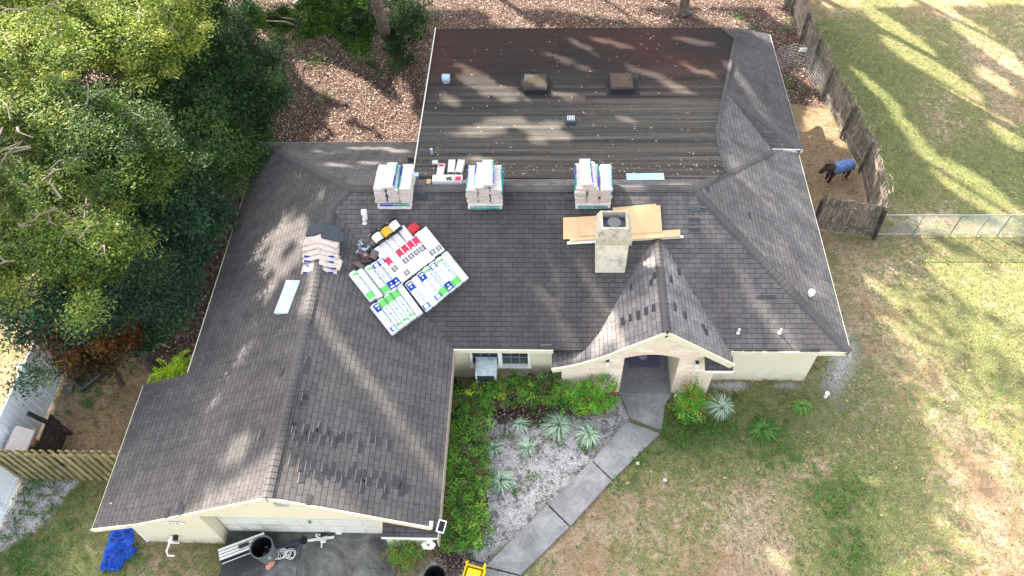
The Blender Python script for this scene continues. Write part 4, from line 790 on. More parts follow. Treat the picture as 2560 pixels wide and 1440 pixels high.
# cartons behind the ridge
cc = carton_mesh(.52, .2, .16)
for k, (u, v) in enumerate([(1103, 436), (1130, 426), (1151, 426)]+[(1128, 429)][:0]):
    p = onroof(u, v, .02); t = thing('upright_carton', f'upright carton, {("leftmost with pink corner", "middle", "rightmost, tilted")[k]} of three on the ridge cartons', 'carton', group='cartons behind the ridge between stacks', M=Matrix.Translation(Vector(p)+Vector((0, 0, .2))) @ Matrix.Rotation(pi/2+(-.05, .0, -.12)[k], 4, 'Z')); child('box', cc, t)
    child('end_print', MB().box((-.262, 0, -.05), (.004, .15, .06)).mesh('end_print', m_ink), t)
    if k == 0: child('print_panel', MB().box((.18, 0, .002), (.1, .16, .003)).mesh('print_panel', m_pink), t)
p = onroof(1120, 458, .02); t = thing('long_carton', 'long white carton with black and pink panel lying along the ridge', 'carton', M=Matrix.Translation(Vector((p[0], p[1]+.02, p[2]+.2))) @ Matrix.Rotation(.0, 4, 'Z')); child('box', MB().box((0, 0, -.1), (.88, .24, .2)).mesh('box', m_carton), t)
mb = MB(); mb.box((.3, -.02, .002), (.2, .17, .003), mi=0); mb.box((.06, -.02, .002), (.2, .17, .003), mi=2); mb.lathe([(.06, .004), (0, .006)], (.18, -.02, 0), 16, mi=1); mb.box((-.28, -.05, .002), (.1, .05, .003), mi=3); child('print_panel', mb.mesh('print_panel', [m_pink, m_carton, m_ink, m_ltblue]), t)
p = onroof(1072, 455, .03); t = thing('cardboard_scrap', 'torn brown cardboard scrap beside the long ridge carton', 'cardboard', M=Matrix.Translation(Vector(p))); child('sheet', pillow(.12, .2, .03, 3).mesh('sheet', [m_kraft, m_kraft]), t)
p = onroof(1088, 408, .1); t = thing('plastic_scrap', 'crumpled pinkish plastic wrap by the leftmost ridge carton', 'plastic wrap', M=Matrix.Translation(Vector(p))); child('film', pillow(.18, .16, .05, 3, sag=.03).mesh('film', [m_paper, m_paper]), t)
# cardboard sheets by the chimney
def sheet(px, lbl, th=.015, lift=.02, mat=m_kraft, name='cardboard_sheet'):
    pts = [Vector(onroof(u, v, lift)) for u, v in px]; n = (pts[1]-pts[0]).cross(pts[2]-pts[1]).normalized(); n = n if n.z > 0 else -n; c = sum(pts, Vector())/4; pts = [p-n*(p-c).dot(n) for p in pts]; mb = MB()
    mb.face([tuple(p+n*th) for p in pts]); mb.face([tuple(p) for p in reversed(pts)])
    for i in range(4): a, b = pts[i], pts[(i+1) % 4]; mb.face([tuple(a), tuple(b), tuple(b+n*th), tuple(a+n*th)])
    t = thing(name, lbl, 'cardboard', tuple(c)); mb.build('panel', mat, t); mb2 = MB(); e = (pts[1]-pts[0]); w = (pts[3]-pts[0]); mb2.beam(tuple(pts[0]+e*.5+n*(th+.001)), tuple(pts[0]+e*.5+w+n*(th+.001)), .006, .001); mb2.build('fold_line', plain('fold', srgb(196, 160, 118)), t)
sheet([(1408, 599), (1530, 594), (1530, 541), (1408, 545)], 'leftmost flat kraft cardboard sheet on the shingles beside the chimney', .05)
sheet([(1450, 591), (1530, 587), (1530, 538), (1448, 543)], 'smaller kraft cardboard sheet overlapping the leftmost one left of chimney', .03, .09)
sheet([(1560, 588), (1640, 583), (1640, 510), (1530, 520)], 'rear kraft cardboard sheet peeking out behind the big one right of chimney', .02, .04)
sheet([(1548, 588), (1655, 581), (1650, 514), (1532, 523)], 'big square kraft cardboard sheet resting right of the chimney', .04, .08)
def longbox(a, b, w, h, mat, name, lbl, cat, dz, extra=None):
    A, B = onroof(*a, dz), onroof(*b, dz); M = frame(A, B, (0, -.2, 1)); L = np.linalg.norm(B-A); t = thing(name, lbl, cat, M=M); child('body', MB().box((0, 0, 0), (L, w, h)).mesh('body', mat), t)
    if extra: child('print', MB().box((L*extra, 0, h/2+.002), (.1, w*.5, .003)).mesh('print', m_ink), t)
longbox((1424, 600), (1700, 580), .12, .1, m_kraft, 'long_cardboard_tube', 'long narrow kraft cardboard carton lying behind the white metal strips', 'long carton', .06, -.2)
longbox((1500, 602), (1700, 588), .1, .07, m_kraft, 'long_cardboard_tube', 'shorter slanted kraft carton on top at the right of the chimney', 'long carton', .17)
longbox((1418, 608), (1708, 592), .07, .05, m_white, 'metal_strip', 'long white metal drip edge strips lying in front of the chimney cardboard', 'metal strip', .05)
longbox((1440, 605), (1700, 583), .05, .03, m_white, 'metal_strip', 'white metal strip with square end showing behind the long carton', 'metal strip', .03)
# loose dark tabs lying near the stacks
for k, (u, v, w_) in enumerate([(1050, 481, 'upper'), (1070, 495, 'lower'), (1055, 492, 'hidden middle')]):
    p = onroof(u, v, .02); t = thing('loose_shingle', f'{w_} dark grey loose shingle piece right of the left bundle stack', 'loose shingle', M=frame(p, p+np.array([1, .0, 0]), roofn(p), p)); child('piece', MB().box((0, 0, 0), (.34, .12, .015)).box((.02, .09, -.004), (.3, .06, .01)).mesh('piece', m_slateg if k < 2 else m_dark), t)
for k, (u, v, w_) in enumerate([(1425, 490, 'left of the right bundle stack'), (1738, 524, 'by the right hip, upper')]):
    p = onroof(u, v, .02); t = thing('loose_shingle', f'bluish grey loose shingle piece {w_}', 'loose shingle', M=frame(p, p+np.array([1, .05, 0]), roofn(p), p)); child('piece', MB().box((0, 0, 0), (.3, .11, .02)).mesh('piece', m_slateg), t)
# ------------------------------------------------------------------ GARDEN AND DRIVEWAY OBJECTS
def tcan(x, y, r0, r1, h, lbl, mat, tilt=0, name='trash_can'):
    M = Matrix.Translation((x, y, .05)) @ Matrix.Rotation(tilt, 4, 'X'); t = thing(name, lbl, 'trash can', M=M)
    child('body', MB().lathe([(0, .0), (r0, 0), (r1, h), (r1-.012, h), (r0-.012, .02), (0, .02)], n=28).mesh('body', [mat]), t); child('rim', MB().lathe([(r1-.015, h-.005), (r1-.012, h+.015), (r1+.02, h+.015), (r1+.022, h-.03), (r1, h-.035)], n=28).mesh('rim', mat), t)
    for s in (0, pi): child('handle', MB().tube([((r1+.01)*cos(s+a), (r1+.01+.04*cos(a*7))*sin(s+a), h-.06) for a in (-.22, -.1, .1, .22)], .014, 6).mesh('handle', mat), t)
    return t
p0 = P(655, 1385); p = P(668, 1390, 0); t = tcan(-7.42, 6.28, .24, .29, .72, 'grey round trash can standing on the driveway by the garage door', m_gray); child('inner_liner', MB().lathe([(.27, .68), (.225, .03), (0, .03)], n=24).mesh('inner_liner', m_black), t); child('sticker', MB().box((.2, -.21, .5), (.08, .06, .06), rz=.8).mesh('sticker', m_ltblue), t)
p = P(1095, 1445); tcan(float(p[0]), float(p[1])-.15, .22, .27, .6, 'black round plastic tub standing on sand at the bottom edge', m_black, name='plastic_tub')
# folded ladder
A, B = P(560, 1386, .2), P(655, 1350, .2); M = frame(A, B, (0, 0, 1)); t = thing('ladder', 'folded white slatted ladder lying on the driveway beside the grey trash can', 'ladder', M=M)
for k in range(4): child('rail', MB().box((0, -.13+k*.085, .08), (1.25, .06, .03)).mesh('rail', m_white), t)
child('side_frame', MB().box((0, -.18, .0), (1.25, .03, .16)).box((0, .17, .0), (1.25, .03, .16)).mesh('side_frame', plain('navy_rail', srgb(30, 32, 48), .5)), t)
child('side_rail', MB().box((0, -.2, -.07), (1.25, .02, .03)).mesh('side_rail', m_white), t); child('rung_block', MB().box((.05, -.0, .1), (.28, .1, .02)).mesh('rung_block', m_ink), t)
# pole with metal hoist head
A, B = P(660, 1380, .08), P(765, 1352, .08); t = thing('jib_pole', 'dark pole with white metal bracket head lying on the driveway', 'pole', tuple((A+B)/2)); MB().beam(A, B, .07, .06).build('pole', plain('dark_blue_metal', srgb(58, 62, 78), .5), t)
C_ = P(835, 1343, .12); MB().beam(B, C_, .06, .05).build('boom', m_white, t); MB().lathe([(0, 0), (.1, 0), (.1, .06), (0, .06)], (B[0]-.05, B[1], .08), 16).build('pulley', m_black, t)
D_ = P(805, 1346, .12); mb = MB(); mb.box(D_, (.26, .1, .06), rz=.1); mb.box(D_+[.05, -.09, .02], (.14, .06, .05)); mb.box(D_+[-.12, .07, .02], (.12, .08, .05)); mb.tube([D_, D_+[.02, -.24, -.03]], .02, 6); mb.build('bracket', m_white, t)
mb = MB(); mb.tube([D_+[.1*cos(a)-.02, .06*sin(a)+.08, .05] for a in np.linspace(0, 2*pi, 14)], .012, 6); mb.build('cable_loop', m_black, t)
# rope heap, bag
t = thing('rope', 'tangled heap of white rope on the driveway beside the salmon bag', 'rope', tuple(P(698, 1388, .03))); rr = random.Random(4); pts = []; c0, c1 = P(672, 1388, 0), P(728, 1386, 0)
for k in range(150):
    s = (k/149); a = k*.62; rad = .09+.05*sin(k*.37); c = c0+(c1-c0)*(.5+.5*sin(k*.09)); pts.append((c[0]+rad*cos(a)+.02*rr.random(), c[1]+rad*1.1*sin(a), .05+.03*rr.random()+.03*(k/149)))
MB().tube(pts, .011, 5).build('coil', m_rope, t)
pb = P(676, 1408, 0); t = thing('bag', 'crumpled salmon-coloured cloth bag below the white rope', 'bag', tuple(pb)); mb = MB(); nr = 14; gr = []
for i in range(7):
    row = []
    for k in range(nr):
        a = 2*pi*k/nr; r_ = .15*(i/6)**.6*(1+.18*sin(a*3+1)+.1*rr.random()); row.append((pb[0]+r_*cos(a)*.75, pb[1]+r_*sin(a)*1.1, .04+.12*(1-(i/6)**2)*(1+.35*sin(a*2.5+i))))
    gr.append(row)
for i in range(6):
    for k in range(nr): k2 = (k+1) % nr; mb.face([gr[i][k], gr[i][k2], gr[i+1][k2], gr[i+1][k]])
mb.build('cloth', m_bag, t); MB().tube([tuple(pb+[.0, .12, .1]), tuple(pb+[.03, .22, .12]), tuple(pb+[.06, .3, .08])], [.05, .03, .04], 8).build('knot', m_bag, t)
# yellow handled crate
M = Matrix.Translation(tuple(P(1186, 1446, .0))) @ Matrix.Rotation(-.25, 4, 'Z'); t = thing('yellow_crate', 'yellow plastic crate with dark bar handle at the bottom edge by the walk', 'crate', M=M); mb = MB()
for x, y, sx, sy in ((0, .2, .5, .03), (0, -.2, .5, .03), (.25, 0, .03, .43), (-.25, 0, .03, .43)): mb.box((x, y, .25), (sx, sy, .3))
mb.box((0, 0, .11), (.5, .4, .02)); mb.box((0, 0, .37), (.36, .26, .02)); child('shell', mb.mesh('shell', m_yel), t)
for s in (1, -1): child('arm', MB().box((s*.24, .24, .45), (.05, .14, .22), taper=.2).mesh('arm', m_yel), t)
child('bar', MB().tube([(-.24, .3, .5), (.24, .3, .5)], .022, 8).mesh('bar', m_black), t); child('sticker', MB().box((-.02, -.06, .383), (.14, .08, .004)).mesh('sticker', m_kraft), t)
# blue tarp
k = NT('blue_tarp', .38, .5); v = k.pos(); n = k.noise(v, 5, 6, .65, 1.2); k.base(k.mix(k.ramp(n, (.3, 0.), (.7, 1.)), srgb(4, 40, 150), srgb(24, 104, 214))); k.bump(n, 1., .16); m_tarp = k.m
t = thing('tarp', 'crumpled bright blue tarp heaped on the grass at the garage corner', 'tarp', tuple(P(295, 1380)))
def cloth(Lp, Rp, nu=22, nv=12, amp=.05, seed=1):
    mb = MB(); gr = []; r = np.random.default_rng(seed)
    for i in range(nu+1):
        s = i/nu; a = np.array([np.interp(s*(len(Lp)-1), range(len(Lp)), [q[j] for q in Lp]) for j in range(3)]); b = np.array([np.interp(s*(len(Rp)-1), range(len(Rp)), [q[j] for q in Rp]) for j in range(3)]); row = []
        for j in range(nv+1):
            w = j/nv; p = a*(1-w)+b*w; e = sin(pi*w)**.5; p = p+np.array([0, 0, .2*e*(1 if 0 < i < nu else .3)+amp*e*(sin(5*s*3+w*4)+sin(11*s-9*w)*.6+r.uniform(-.6, .6))]); row.append(tuple(np.maximum(p, [-99, -99, .01])))
        gr.append(row)
    for i in range(nu):
        for j in range(nv): mb.face([gr[i][j], gr[i+1][j], gr[i+1][j+1], gr[i][j+1]])
    return mb
Lp = [tuple(P(*q)) for q in ((284, 1318, .3), (268, 1358, .12), (258, 1395, .06), (250, 1428, .03))]; Rp = [tuple(P(*q)) for q in ((330, 1318, .7), (338, 1345, .3), (318, 1392, .08), (300, 1426, .03))]
cloth(Lp, Rp, 40, 20, .085).build('sheet', m_tarp, t, smooth=True); cloth([tuple(P(316, 1398, .03)), tuple(P(322, 1382, .05)), tuple(P(338, 1364, .05))], [tuple(P(320, 1402, .03)), tuple(P(334, 1388, .05)), tuple(P(345, 1372, .05))], 10, 5, .02).build('folded_end', m_tarp, t, smooth=True)
for k, (a, b) in enumerate([((-10.98, 6.75, 0), (-11.12, 6.95, 2.0)), ((-10.88, 6.62, 0), (-11.0, 6.82, 2.0))]):
    t = thing('leaning_board', f'white board leaning at the garage corner behind the blue tarp, {("left", "right")[k]} one', 'board', a, 'boards leaning behind the tarp'); MB().beam(a, b, .08, .02).build('plank', m_white, t)
# door mat
t = thing('door_mat', 'dark door mat with red band and pale circle under the stone entry arch', 'door mat', (3.02, 12.3, .08)); pm = P(1610, 905, .09)
MB().box((pm[0], pm[1]+.12, .088), (.98, .62, .012)).build('mat', plain('mat_slate', srgb(92, 92, 116), .9, .15), t); MB().box((pm[0]+.03, pm[1]+.34, .096), (.66, .14, .004)).build('red_band', plain('mat_red', srgb(120, 34, 50), .9), t)
MB().lathe([(.13, 0), (0, .002)], (pm[0]-.02, pm[1]+.2, .096), 20).build('pale_circle', plain('mat_pale', srgb(160, 160, 178), .9), t); mb = MB(); [mb.box((pm[0]-.28+i*.11, pm[1]-.1, .096), (.07, .04, .004)) for i in range(6)]; mb.build('print_row', plain('mat_pink', srgb(126, 84, 116), .9), t)
# small white things
p = P(2063, 992); t = thing('cleanout_pipe', 'short white cleanout pipe with cap standing in the lawn right of the house', 'pipe', tuple(p)); MB().tube([(p[0], p[1], 0), (p[0], p[1], .2)], .055, 14).build('pipe', m_white, t); MB().tube([(p[0], p[1], .19), (p[0], p[1], .24)], .068, 14).build('cap', m_white, t)
for u, v, l_ in ((1594, 1160, 'beside the walk'), (1662, 1202, 'out on the brown grass')):
    p = P(u, v); t = thing('paper_scrap', f'crumpled white paper scrap {l_}', 'litter', tuple(p)); mb = pillow(.1, .09, .04, 3, sag=.02, seed=int(u)); mb.v = [(x+p[0], y+p[1], z+.03) for x, y, z in mb.v]; mb.build('paper', [m_paper, m_paper], t)
p = P(1686, 992); t = thing('garden_light', 'small white stake light beside the right side of the entry walk', 'stake light', tuple(p)); MB().tube([(p[0], p[1], 0), (p[0]+.03, p[1], .3)], .018, 8).build('stake', m_white, t); MB().lathe([(.04, 0), (.03, .06), (0, .07)], (p[0]+.03, p[1], .29), 10).build('head', m_gray, t)
p = P(1112, 925); t = thing('garden_stake', 'thin white stake in the corner between garage and front wall', 'stake', tuple(p)); MB().tube([(p[0], p[1]-.1, 0), (p[0]-.02, p[1]-.1, .5)], .015, 6).build('rod', m_white, t)
p = P(120, 980); 
for (u, v, an, l_) in ((222, 945, .9, 'lower'), (262, 905, .9, 'middle'), (350, 862, .9, 'upper')):
    p = P(u, v); t = thing('planter_frame', f'{l_} dark plastic frame half buried in leaf litter left of house', 'frame', M=Matrix.Translation(Vector(p)) @ Matrix.Rotation(an, 4, 'Z')); mb = MB()
    for x, y, sx, sy in ((0, .3, .8, .07), (0, -.3, .8, .07), (.37, 0, .07, .55), (-.37, 0, .07, .55)): mb.box((x, y, .08), (sx, sy, .14))
    child('frame', mb.mesh('frame', plain('grey_green_plastic', srgb(78, 84, 84), .6)), t); child('bed', MB().box((0, 0, .03), (.7, .55, .04)).mesh('bed', m_black), t)
for (pts_, l_) in (([(375, 848), (395, 858), (412, 862), (425, 870)], 'pale bare fallen branch on dark leaf litter beside the garage roof'), ([(112, 950), (135, 956), (170, 960)], 'thin bent twig in front of the white vinyl fence')):
    w_ = [P(u, v, .12) for u, v in pts_]; t = thing('fallen_branch', l_, 'branch', tuple(w_[0])); mb = MB(); mb.tube(w_, [.03, .025, .02, .01][:len(w_)], 6); mb.tube([w_[1], w_[1]+[.3, -.15, .05]], .012, 5); mb.build('wood', plain('pale_dead_wood', srgb(176, 164, 148), .9), t)
p = P(90+140, 975); p = P(172, 976); mb = pillow(.3, .26, .12, 5, sag=.04, seed=9); t = thing('rock', 'pale stone lying in the grass near the vinyl fence', 'rock', tuple(p)); mb.v = [(x+p[0], y+p[1], z) for x, y, z in mb.v]; mb.build('stone', [m_conc, m_conc], t)
# ------------------------------------------------------------------ MINIATURE HORSE
ph = P(2090, 448, 0); f_ = P(2076, 455, 0)-P(2106, 446, 0); hd = atan2(f_[1], f_[0]); Mh = Matrix.Translation((ph[0]+.0, ph[1]+.02, 0)) @ Matrix.Rotation(hd, 4, 'Z')
pony = thing('miniature_horse', 'dark brown miniature horse in a light blue blanket grazing in the dirt pen', 'horse', M=Mh); m_coat = plain('dark_brown_coat', srgb(58, 42, 36), .8, .2, 12); m_hoof = m_black
def skin(name, V, E, Rd, mat, par, root=0):
    me = bpy.data.meshes.new(name); me.from_pydata(V, E, []); me.materials.append(mat); o = bpy.data.objects.new(name, me); S.collection.objects.link(o); o.parent = par
    md = o.modifiers.new('skin', 'SKIN'); 
    for i, r in enumerate(Rd): me.skin_vertices[0].data[i].radius = (r, r) if not isinstance(r, tuple) else r; me.skin_vertices[0].data[i].use_root = (i == root)
    md.use_smooth_shade = True; s = o.modifiers.new('sub', 'SUBSURF'); s.levels = s.render_levels = 2; return o
V = [(0, 0, .62), (.22, 0, .63), (.36, 0, .66), (-.24, 0, .63), (-.38, 0, .62), (.48, -.02, .74), (.58, -.05, .76), (.66, -.08, .66), (.74, -.1, .53), (.79, -.11, .45)]; E = [(0, 1), (1, 2), (0, 3), (3, 4), (2, 5), (5, 6), (6, 7), (7, 8), (8, 9)]; Rd = [.2, .19, .18, .19, .15, .17, .14, .10, .075, .055]
for sx, sy, kx in ((.34, .1, 0), (.34, -.1, 0), (-.34, .1, 1), (-.34, -.1, 1)):
    i = len(V); off = random.uniform(-.06, .06); V += [(sx, sy, .45), (sx+(.02 if not kx else -.05)+off*.5, sy, .26), (sx+(0 if not kx else -.02)+off, sy, .1), (sx+.03+off, sy, .03)]; E += [(2 if not kx else 4, i), (i, i+1), (i+1, i+2), (i+2, i+3)]; Rd += [.1 if kx else .09, .065, .048, .056]
skin('body', V, E, Rd, m_coat, pony)
for s in (1, -1): child('ear', MB().lathe([(.028, 0), (.03, .04), (0, .1)], (.62, -.06+s*.07, .82), 8).mesh('ear', m_coat), pony)
for s in (1, -1): child('eye', MB().lathe([(.0, -.012), (.014, 0), (0, .012)], (.7, -.085+s*.085, .64), 8).mesh('eye', m_black), pony)
child('mane', MB().tube([(.66, -.07, .8), (.58, -.05, .9), (.48, -.02, .9), (.38, 0, .84)], [.02, .03, .035, .02], 8).mesh('mane', m_black), pony); child('tail', MB().tube([(-.5, 0, .66), (-.6, .01, .5), (-.6, .02, .25)], [.03, .05, .02], 8).mesh('tail', m_black), pony)
bl = MB(); n_ = 12; rows = []
k = NT('blue_blanket', .85, .2); k.base(k.mix(k.ramp(k.noise(k.pos(), 14, 4), (.35, 0.), (.65, 1.)), srgb(70, 88, 132), srgb(104, 124, 168))); m_bl = k.m
for x, r_ in ((.4, .17), (.3, .2), (.1, .215), (-.1, .215), (-.3, .21), (-.45, .17), (-.53, .08)):
    rows.append([(x+.01*sin(a*5), (r_+.005*sin(a*7))*sin(a), .62+(.04 if x > .3 else .015)+r_*cos(a)*(1 if abs(a) < 1.5 else 1.15)) for a in np.linspace(-2.1, 2.1, n_)])
for i in range(len(rows)-1):
    for j in range(n_-1): bl.face([rows[i][j], rows[i+1][j], rows[i+1][j+1], rows[i][j+1]])
child('blanket', bl.mesh('blanket', m_bl, smooth=True), pony); child('chest_strap', MB().tube([(.41, .14, .62), (.53, .02, .5), (.41, -.14, .62)], .018, 8).mesh('chest_strap', m_bl), pony); child('belly_strap', MB().tube([(.0, .215*sin(a), .62+.215*cos(a)) for a in np.linspace(2., 4.28, 9)], .012, 6).mesh('belly_strap', m_bl), pony)
# ------------------------------------------------------------------ LIGHT GAPS: where the canopy lets sun through, as ellipses on the receiving surfaces
LITS = [  # u, v, ru, rv, angle, receiver height
 (850, 212, 120, 36, 24, 0), (965, 290, 95, 40, 22, 0), (720, 500, 20, 30, 0, 0), (800, 195, 50, 22, 35, 0), (1000, 335, 50, 18, 25, 0), (668, 100, 45, 5, 48, 0), (1010, 230, 40, 14, 60, 0), (870, 330, 70, 14, 30, 0),
 (1250, 30, 60, 12, 15, 0), (1500, 25, 150, 14, 8, 0), (1620, 50, 60, 10, 5, 0), (1810, 50, 70, 14, 15, 0), (1310, 62, 90, 8, 8, 0), (1400, 10, 60, 10, 10, 0), (1950, 40, 40, 10, 30, 0),
 (2050, 290, 42, 60, 15, 0), (2020, 195, 40, 14, 30, 0), (2105, 345, 25, 20, 30, 0),
 (2250, 80, 120, 13, 35, 0), (2400, 50, 170, 10, 33, 0), (2480, 125, 120, 13, 35, 0), (2330, 170, 150, 16, 32, 0), (2490, 200, 60, 10, 35, 0), (2270, 320, 80, 9, 48, 0), (2340, 410, 120, 15, 50, 0), (2450, 480, 150, 30, 35, 0), (2420, 250, 70, 8, 35, 0), (2520, 330, 60, 20, 40, 0), (2190, 220, 80, 7, 40, 0),
 (2400, 565, 170, 16, 8, 0), (2500, 625, 170, 20, 22, 0), (2380, 640, 120, 8, 35, 0), (2460, 720, 160, 40, 30, 0), (2500, 850, 100, 14, 35, 0), (2500, 1080, 100, 8, 40, 0), (2380, 1330, 90, 9, 45, 0), (1950, 1400, 50, 10, 30, 0), (2200, 720, 70, 8, 35, 0), (2280, 620, 60, 6, 30, 0), (2280, 850, 80, 8, 40, 0),
 (20, 880, 90, 60, 0, 0), (50, 960, 50, 50, 0, 0), (0, 1030, 40, 40, 0, 0), (215, 1350, 5, 60, -25, 0), (235, 1390, 4, 60, -25, 0), (190, 1400, 4, 40, -25, 0),
 (1150, 150, 40, 18, 35, 3.6), (1195, 200, 75, 24, 35, 3.6), (1275, 262, 60, 30, 20, 3.5), (1290, 320, 120, 24, 0, 3.8), (1200, 330, 70, 26, 0, 3.8), (1130, 260, 25, 14, 40, 3.6), (1420, 160, 70, 6, 25, 3.3), (1480, 130, 80, 6, 35, 3.3), (1600, 180, 100, 7, 25, 3.4), (1700, 232, 70, 6, 30, 3.5), (1725, 170, 80, 7, 25, 3.4), (1750, 100, 80, 5, 15, 3.3), (1380, 352, 50, 20, 0, 3.9), (1180, 402, 60, 14, 10, 4.1), (1560, 310, 40, 6, 25, 3.7), (1495, 300, 24, 7, 20, 3.7), (1850, 200, 40, 8, 45, 3.2), (1890, 260, 60, 8, 50, 3.), (1350, 230, 40, 10, 30, 3.5), (1550, 118, 80, 5, 20, 3.2), (1430, 260, 40, 8, 10, 3.5),
 (800, 385, 55, 6, 20, 2.8), (900, 372, 60, 9, 15, 2.7), (985, 378, 40, 12, 20, 2.8), (850, 430, 50, 5, 15, 3.4), (940, 418, 40, 7, 15, 3.4), (1340, 455, 60, 8, 0, 4.5), (1690, 450, 60, 5, 0, 4.5), (810, 480, 12, 22, 0, 4.),
 (780, 712, 17, 52, -8, 4.2), (765, 760, 13, 40, -8, 4.2), (810, 810, 60, 12, 52, 4.), (865, 885, 80, 14, 52, 3.8), (935, 975, 90, 13, 50, 3.4), (1000, 1060, 80, 11, 50, 3.), (1050, 1130, 50, 9, 50, 2.8),
 (575, 1105, 8, 45, 10, 3.7), (602, 1115, 8, 42, 8, 3.8), (560, 1140, 12, 14, 0, 3.6), (528, 1232, 6, 26, 5, 3.4), (565, 1238, 16, 26, 0, 3.7), (610, 1232, 7, 22, 0, 3.9), (622, 1192, 16, 8, 20, 3.9), (462, 1160, 7, 20, 0, 3.2), (380, 1210, 40, 12, 0, 2.7), (330, 1245, 16, 16, 0, 2.4), (735, 545, 4, 20, 0, 4.),
 (1640, 640, 10, 42, 0, 4.), (1528, 790, 22, 50, 22, 3.), (1500, 850, 18, 36, 22, 2.6), (1560, 880, 14, 26, 10, 2.9), (1450, 895, 16, 14, 0, 2.2), (1430, 640, 8, 60, -24, 4.), (1480, 740, 12, 60, -24, 3.3), (1845, 690, 60, 7, 55, 3.2), (1895, 765, 50, 9, 50, 2.9), (1945, 830, 50, 7, 40, 2.6), (1480, 460, 30, 30, 0, 5.2), (1212, 450, 30, 25, 0, 5.2), (1130, 430, 40, 20, 0, 4.6), (1605, 545, 45, 20, 0, 4.),
 (150, 130, 330, 150, 0, 7.5), (120, 330, 200, 110, 0, 7.), (330, 60, 160, 90, 0, 7), (250, 620, 100, 60, 10, 5.5), (120, 520, 110, 60, 10, 6.), (700, 70, 90, 70, 0, 3.), (860, 120, 60, 45, 0, 2.5), (2590, 720, 120, 60, 0, 0)]
LA = np.array(LITS, float)
def lit_mask(Lp, ground=False):
    out = np.zeros(len(Lp), bool)
    for z in sorted(set(LA[:, 5])):
        if ground and z > 0: continue
        E_ = LA[LA[:, 5] == z]; t = (Lp[:, 2]-z)/SUN_DIR[2]; g = Lp-SUN_DIR*t[:, None]; u, v = projpx(g); ok = t > .6; nz = lump(g[:, 0], g[:, 1], 3.1, 12)+.6*lump(g[:, 0]*2.3, g[:, 1]*2.3, 3.1, 13)
        for e in E_:
            a = radians(e[4]); du, dv = u-e[0], v-e[1]; x = (du*cos(a)+dv*sin(a))/(e[2]+(14 if z > 2 else 8)); y = (-du*sin(a)+dv*cos(a))/(e[3]+(9 if z > 2 else 7)); rr_ = x*x+y*y; out |= ok & (rr_ < 1) & ((nz > -.3) | (rr_ < .25) if z > 2 else True)
    return out
def leaves(C, ln, wd, col, up=.5, name='foliage', mat=None, jit=.45, parent=None, carve=True, droop=0.):
    n = len(C); C = np.asarray(C, float)
    if carve: k = ~lit_mask(C, carve == 'ground'); C = C[k]; col = col[k]; n = len(C)
    N = rng.normal(size=(n, 3)); N[:, 2] = np.abs(N[:, 2])+up*2; N /= np.linalg.norm(N, axis=1)[:, None]
    D = rng.normal(size=(n, 3)); D -= N*(D*N).sum(1)[:, None]; D /= np.linalg.norm(D, axis=1)[:, None]; D[:, 2] -= droop; B = np.cross(N, D)
    s = rng.uniform(1-jit, 1+jit, (n, 1)); L = D*ln*s/2; Wv = B*wd*s/2
    V = np.stack([C-L, C+Wv*.9-L*.1, C+L, C-Wv*.9-L*.1], 1).reshape(-1, 3); F = np.arange(4*n).reshape(-1, 4)
    me = npmesh(name, V, F, mat or m_leaf, np.repeat(col, 4, 0)); o = bpy.data.objects.new(name, me); S.collection.objects.link(o)
    if parent is not None: o.parent = parent; me.vertices.foreach_get; me.transform(Matrix.Translation(-parent_loc(parent)))
    return o
def lin(c): return np.array(srgb(*c)[:3])
def crownpts(blobs, dens, sprig=.28, shell=.55, sub=26, flat=.8):
    P_, SID, Hh = [], [], []; sid = 0
    for (c, r) in blobs:
        m = max(8, int(sub*r*r)); d = rng.normal(size=(m, 3)); d[:, 2] = np.abs(d[:, 2])*.9-.15; d /= np.linalg.norm(d, axis=1)[:, None]; rad = r*rng.uniform(shell, 1.05, (m, 1))*(1+.22*np.sin(d[:, :1]*5+r*9)*np.sin(d[:, 1:2]*6+r*5)); sc = np.array(c)+d*rad*[1, 1, flat]
        k = int(dens*r*r/m)+1; q = sc[:, None, :]+rng.normal(size=(m, k, 3))*sprig*[1, 1, .55]*rng.uniform(.6, 1.3, (m, 1, 1)); P_.append(q.reshape(-1, 3)); SID.append(np.repeat(np.arange(sid, sid+m), k)); sid += m
    return np.concatenate(P_), np.concatenate(SID)
def pal(sid, n, cols, wts, var=.25):
    ns = sid.max()+1; ci = rng.choice(len(cols), ns, p=np.array(wts)/sum(wts)); base = np.array([lin(c) for c in cols])[ci][sid]; sh = rng.uniform(1-var, 1+var, (ns, 1))[sid]; return np.clip(base*sh*rng.uniform(.75, 1.25, (n, 1)), 0, 1)
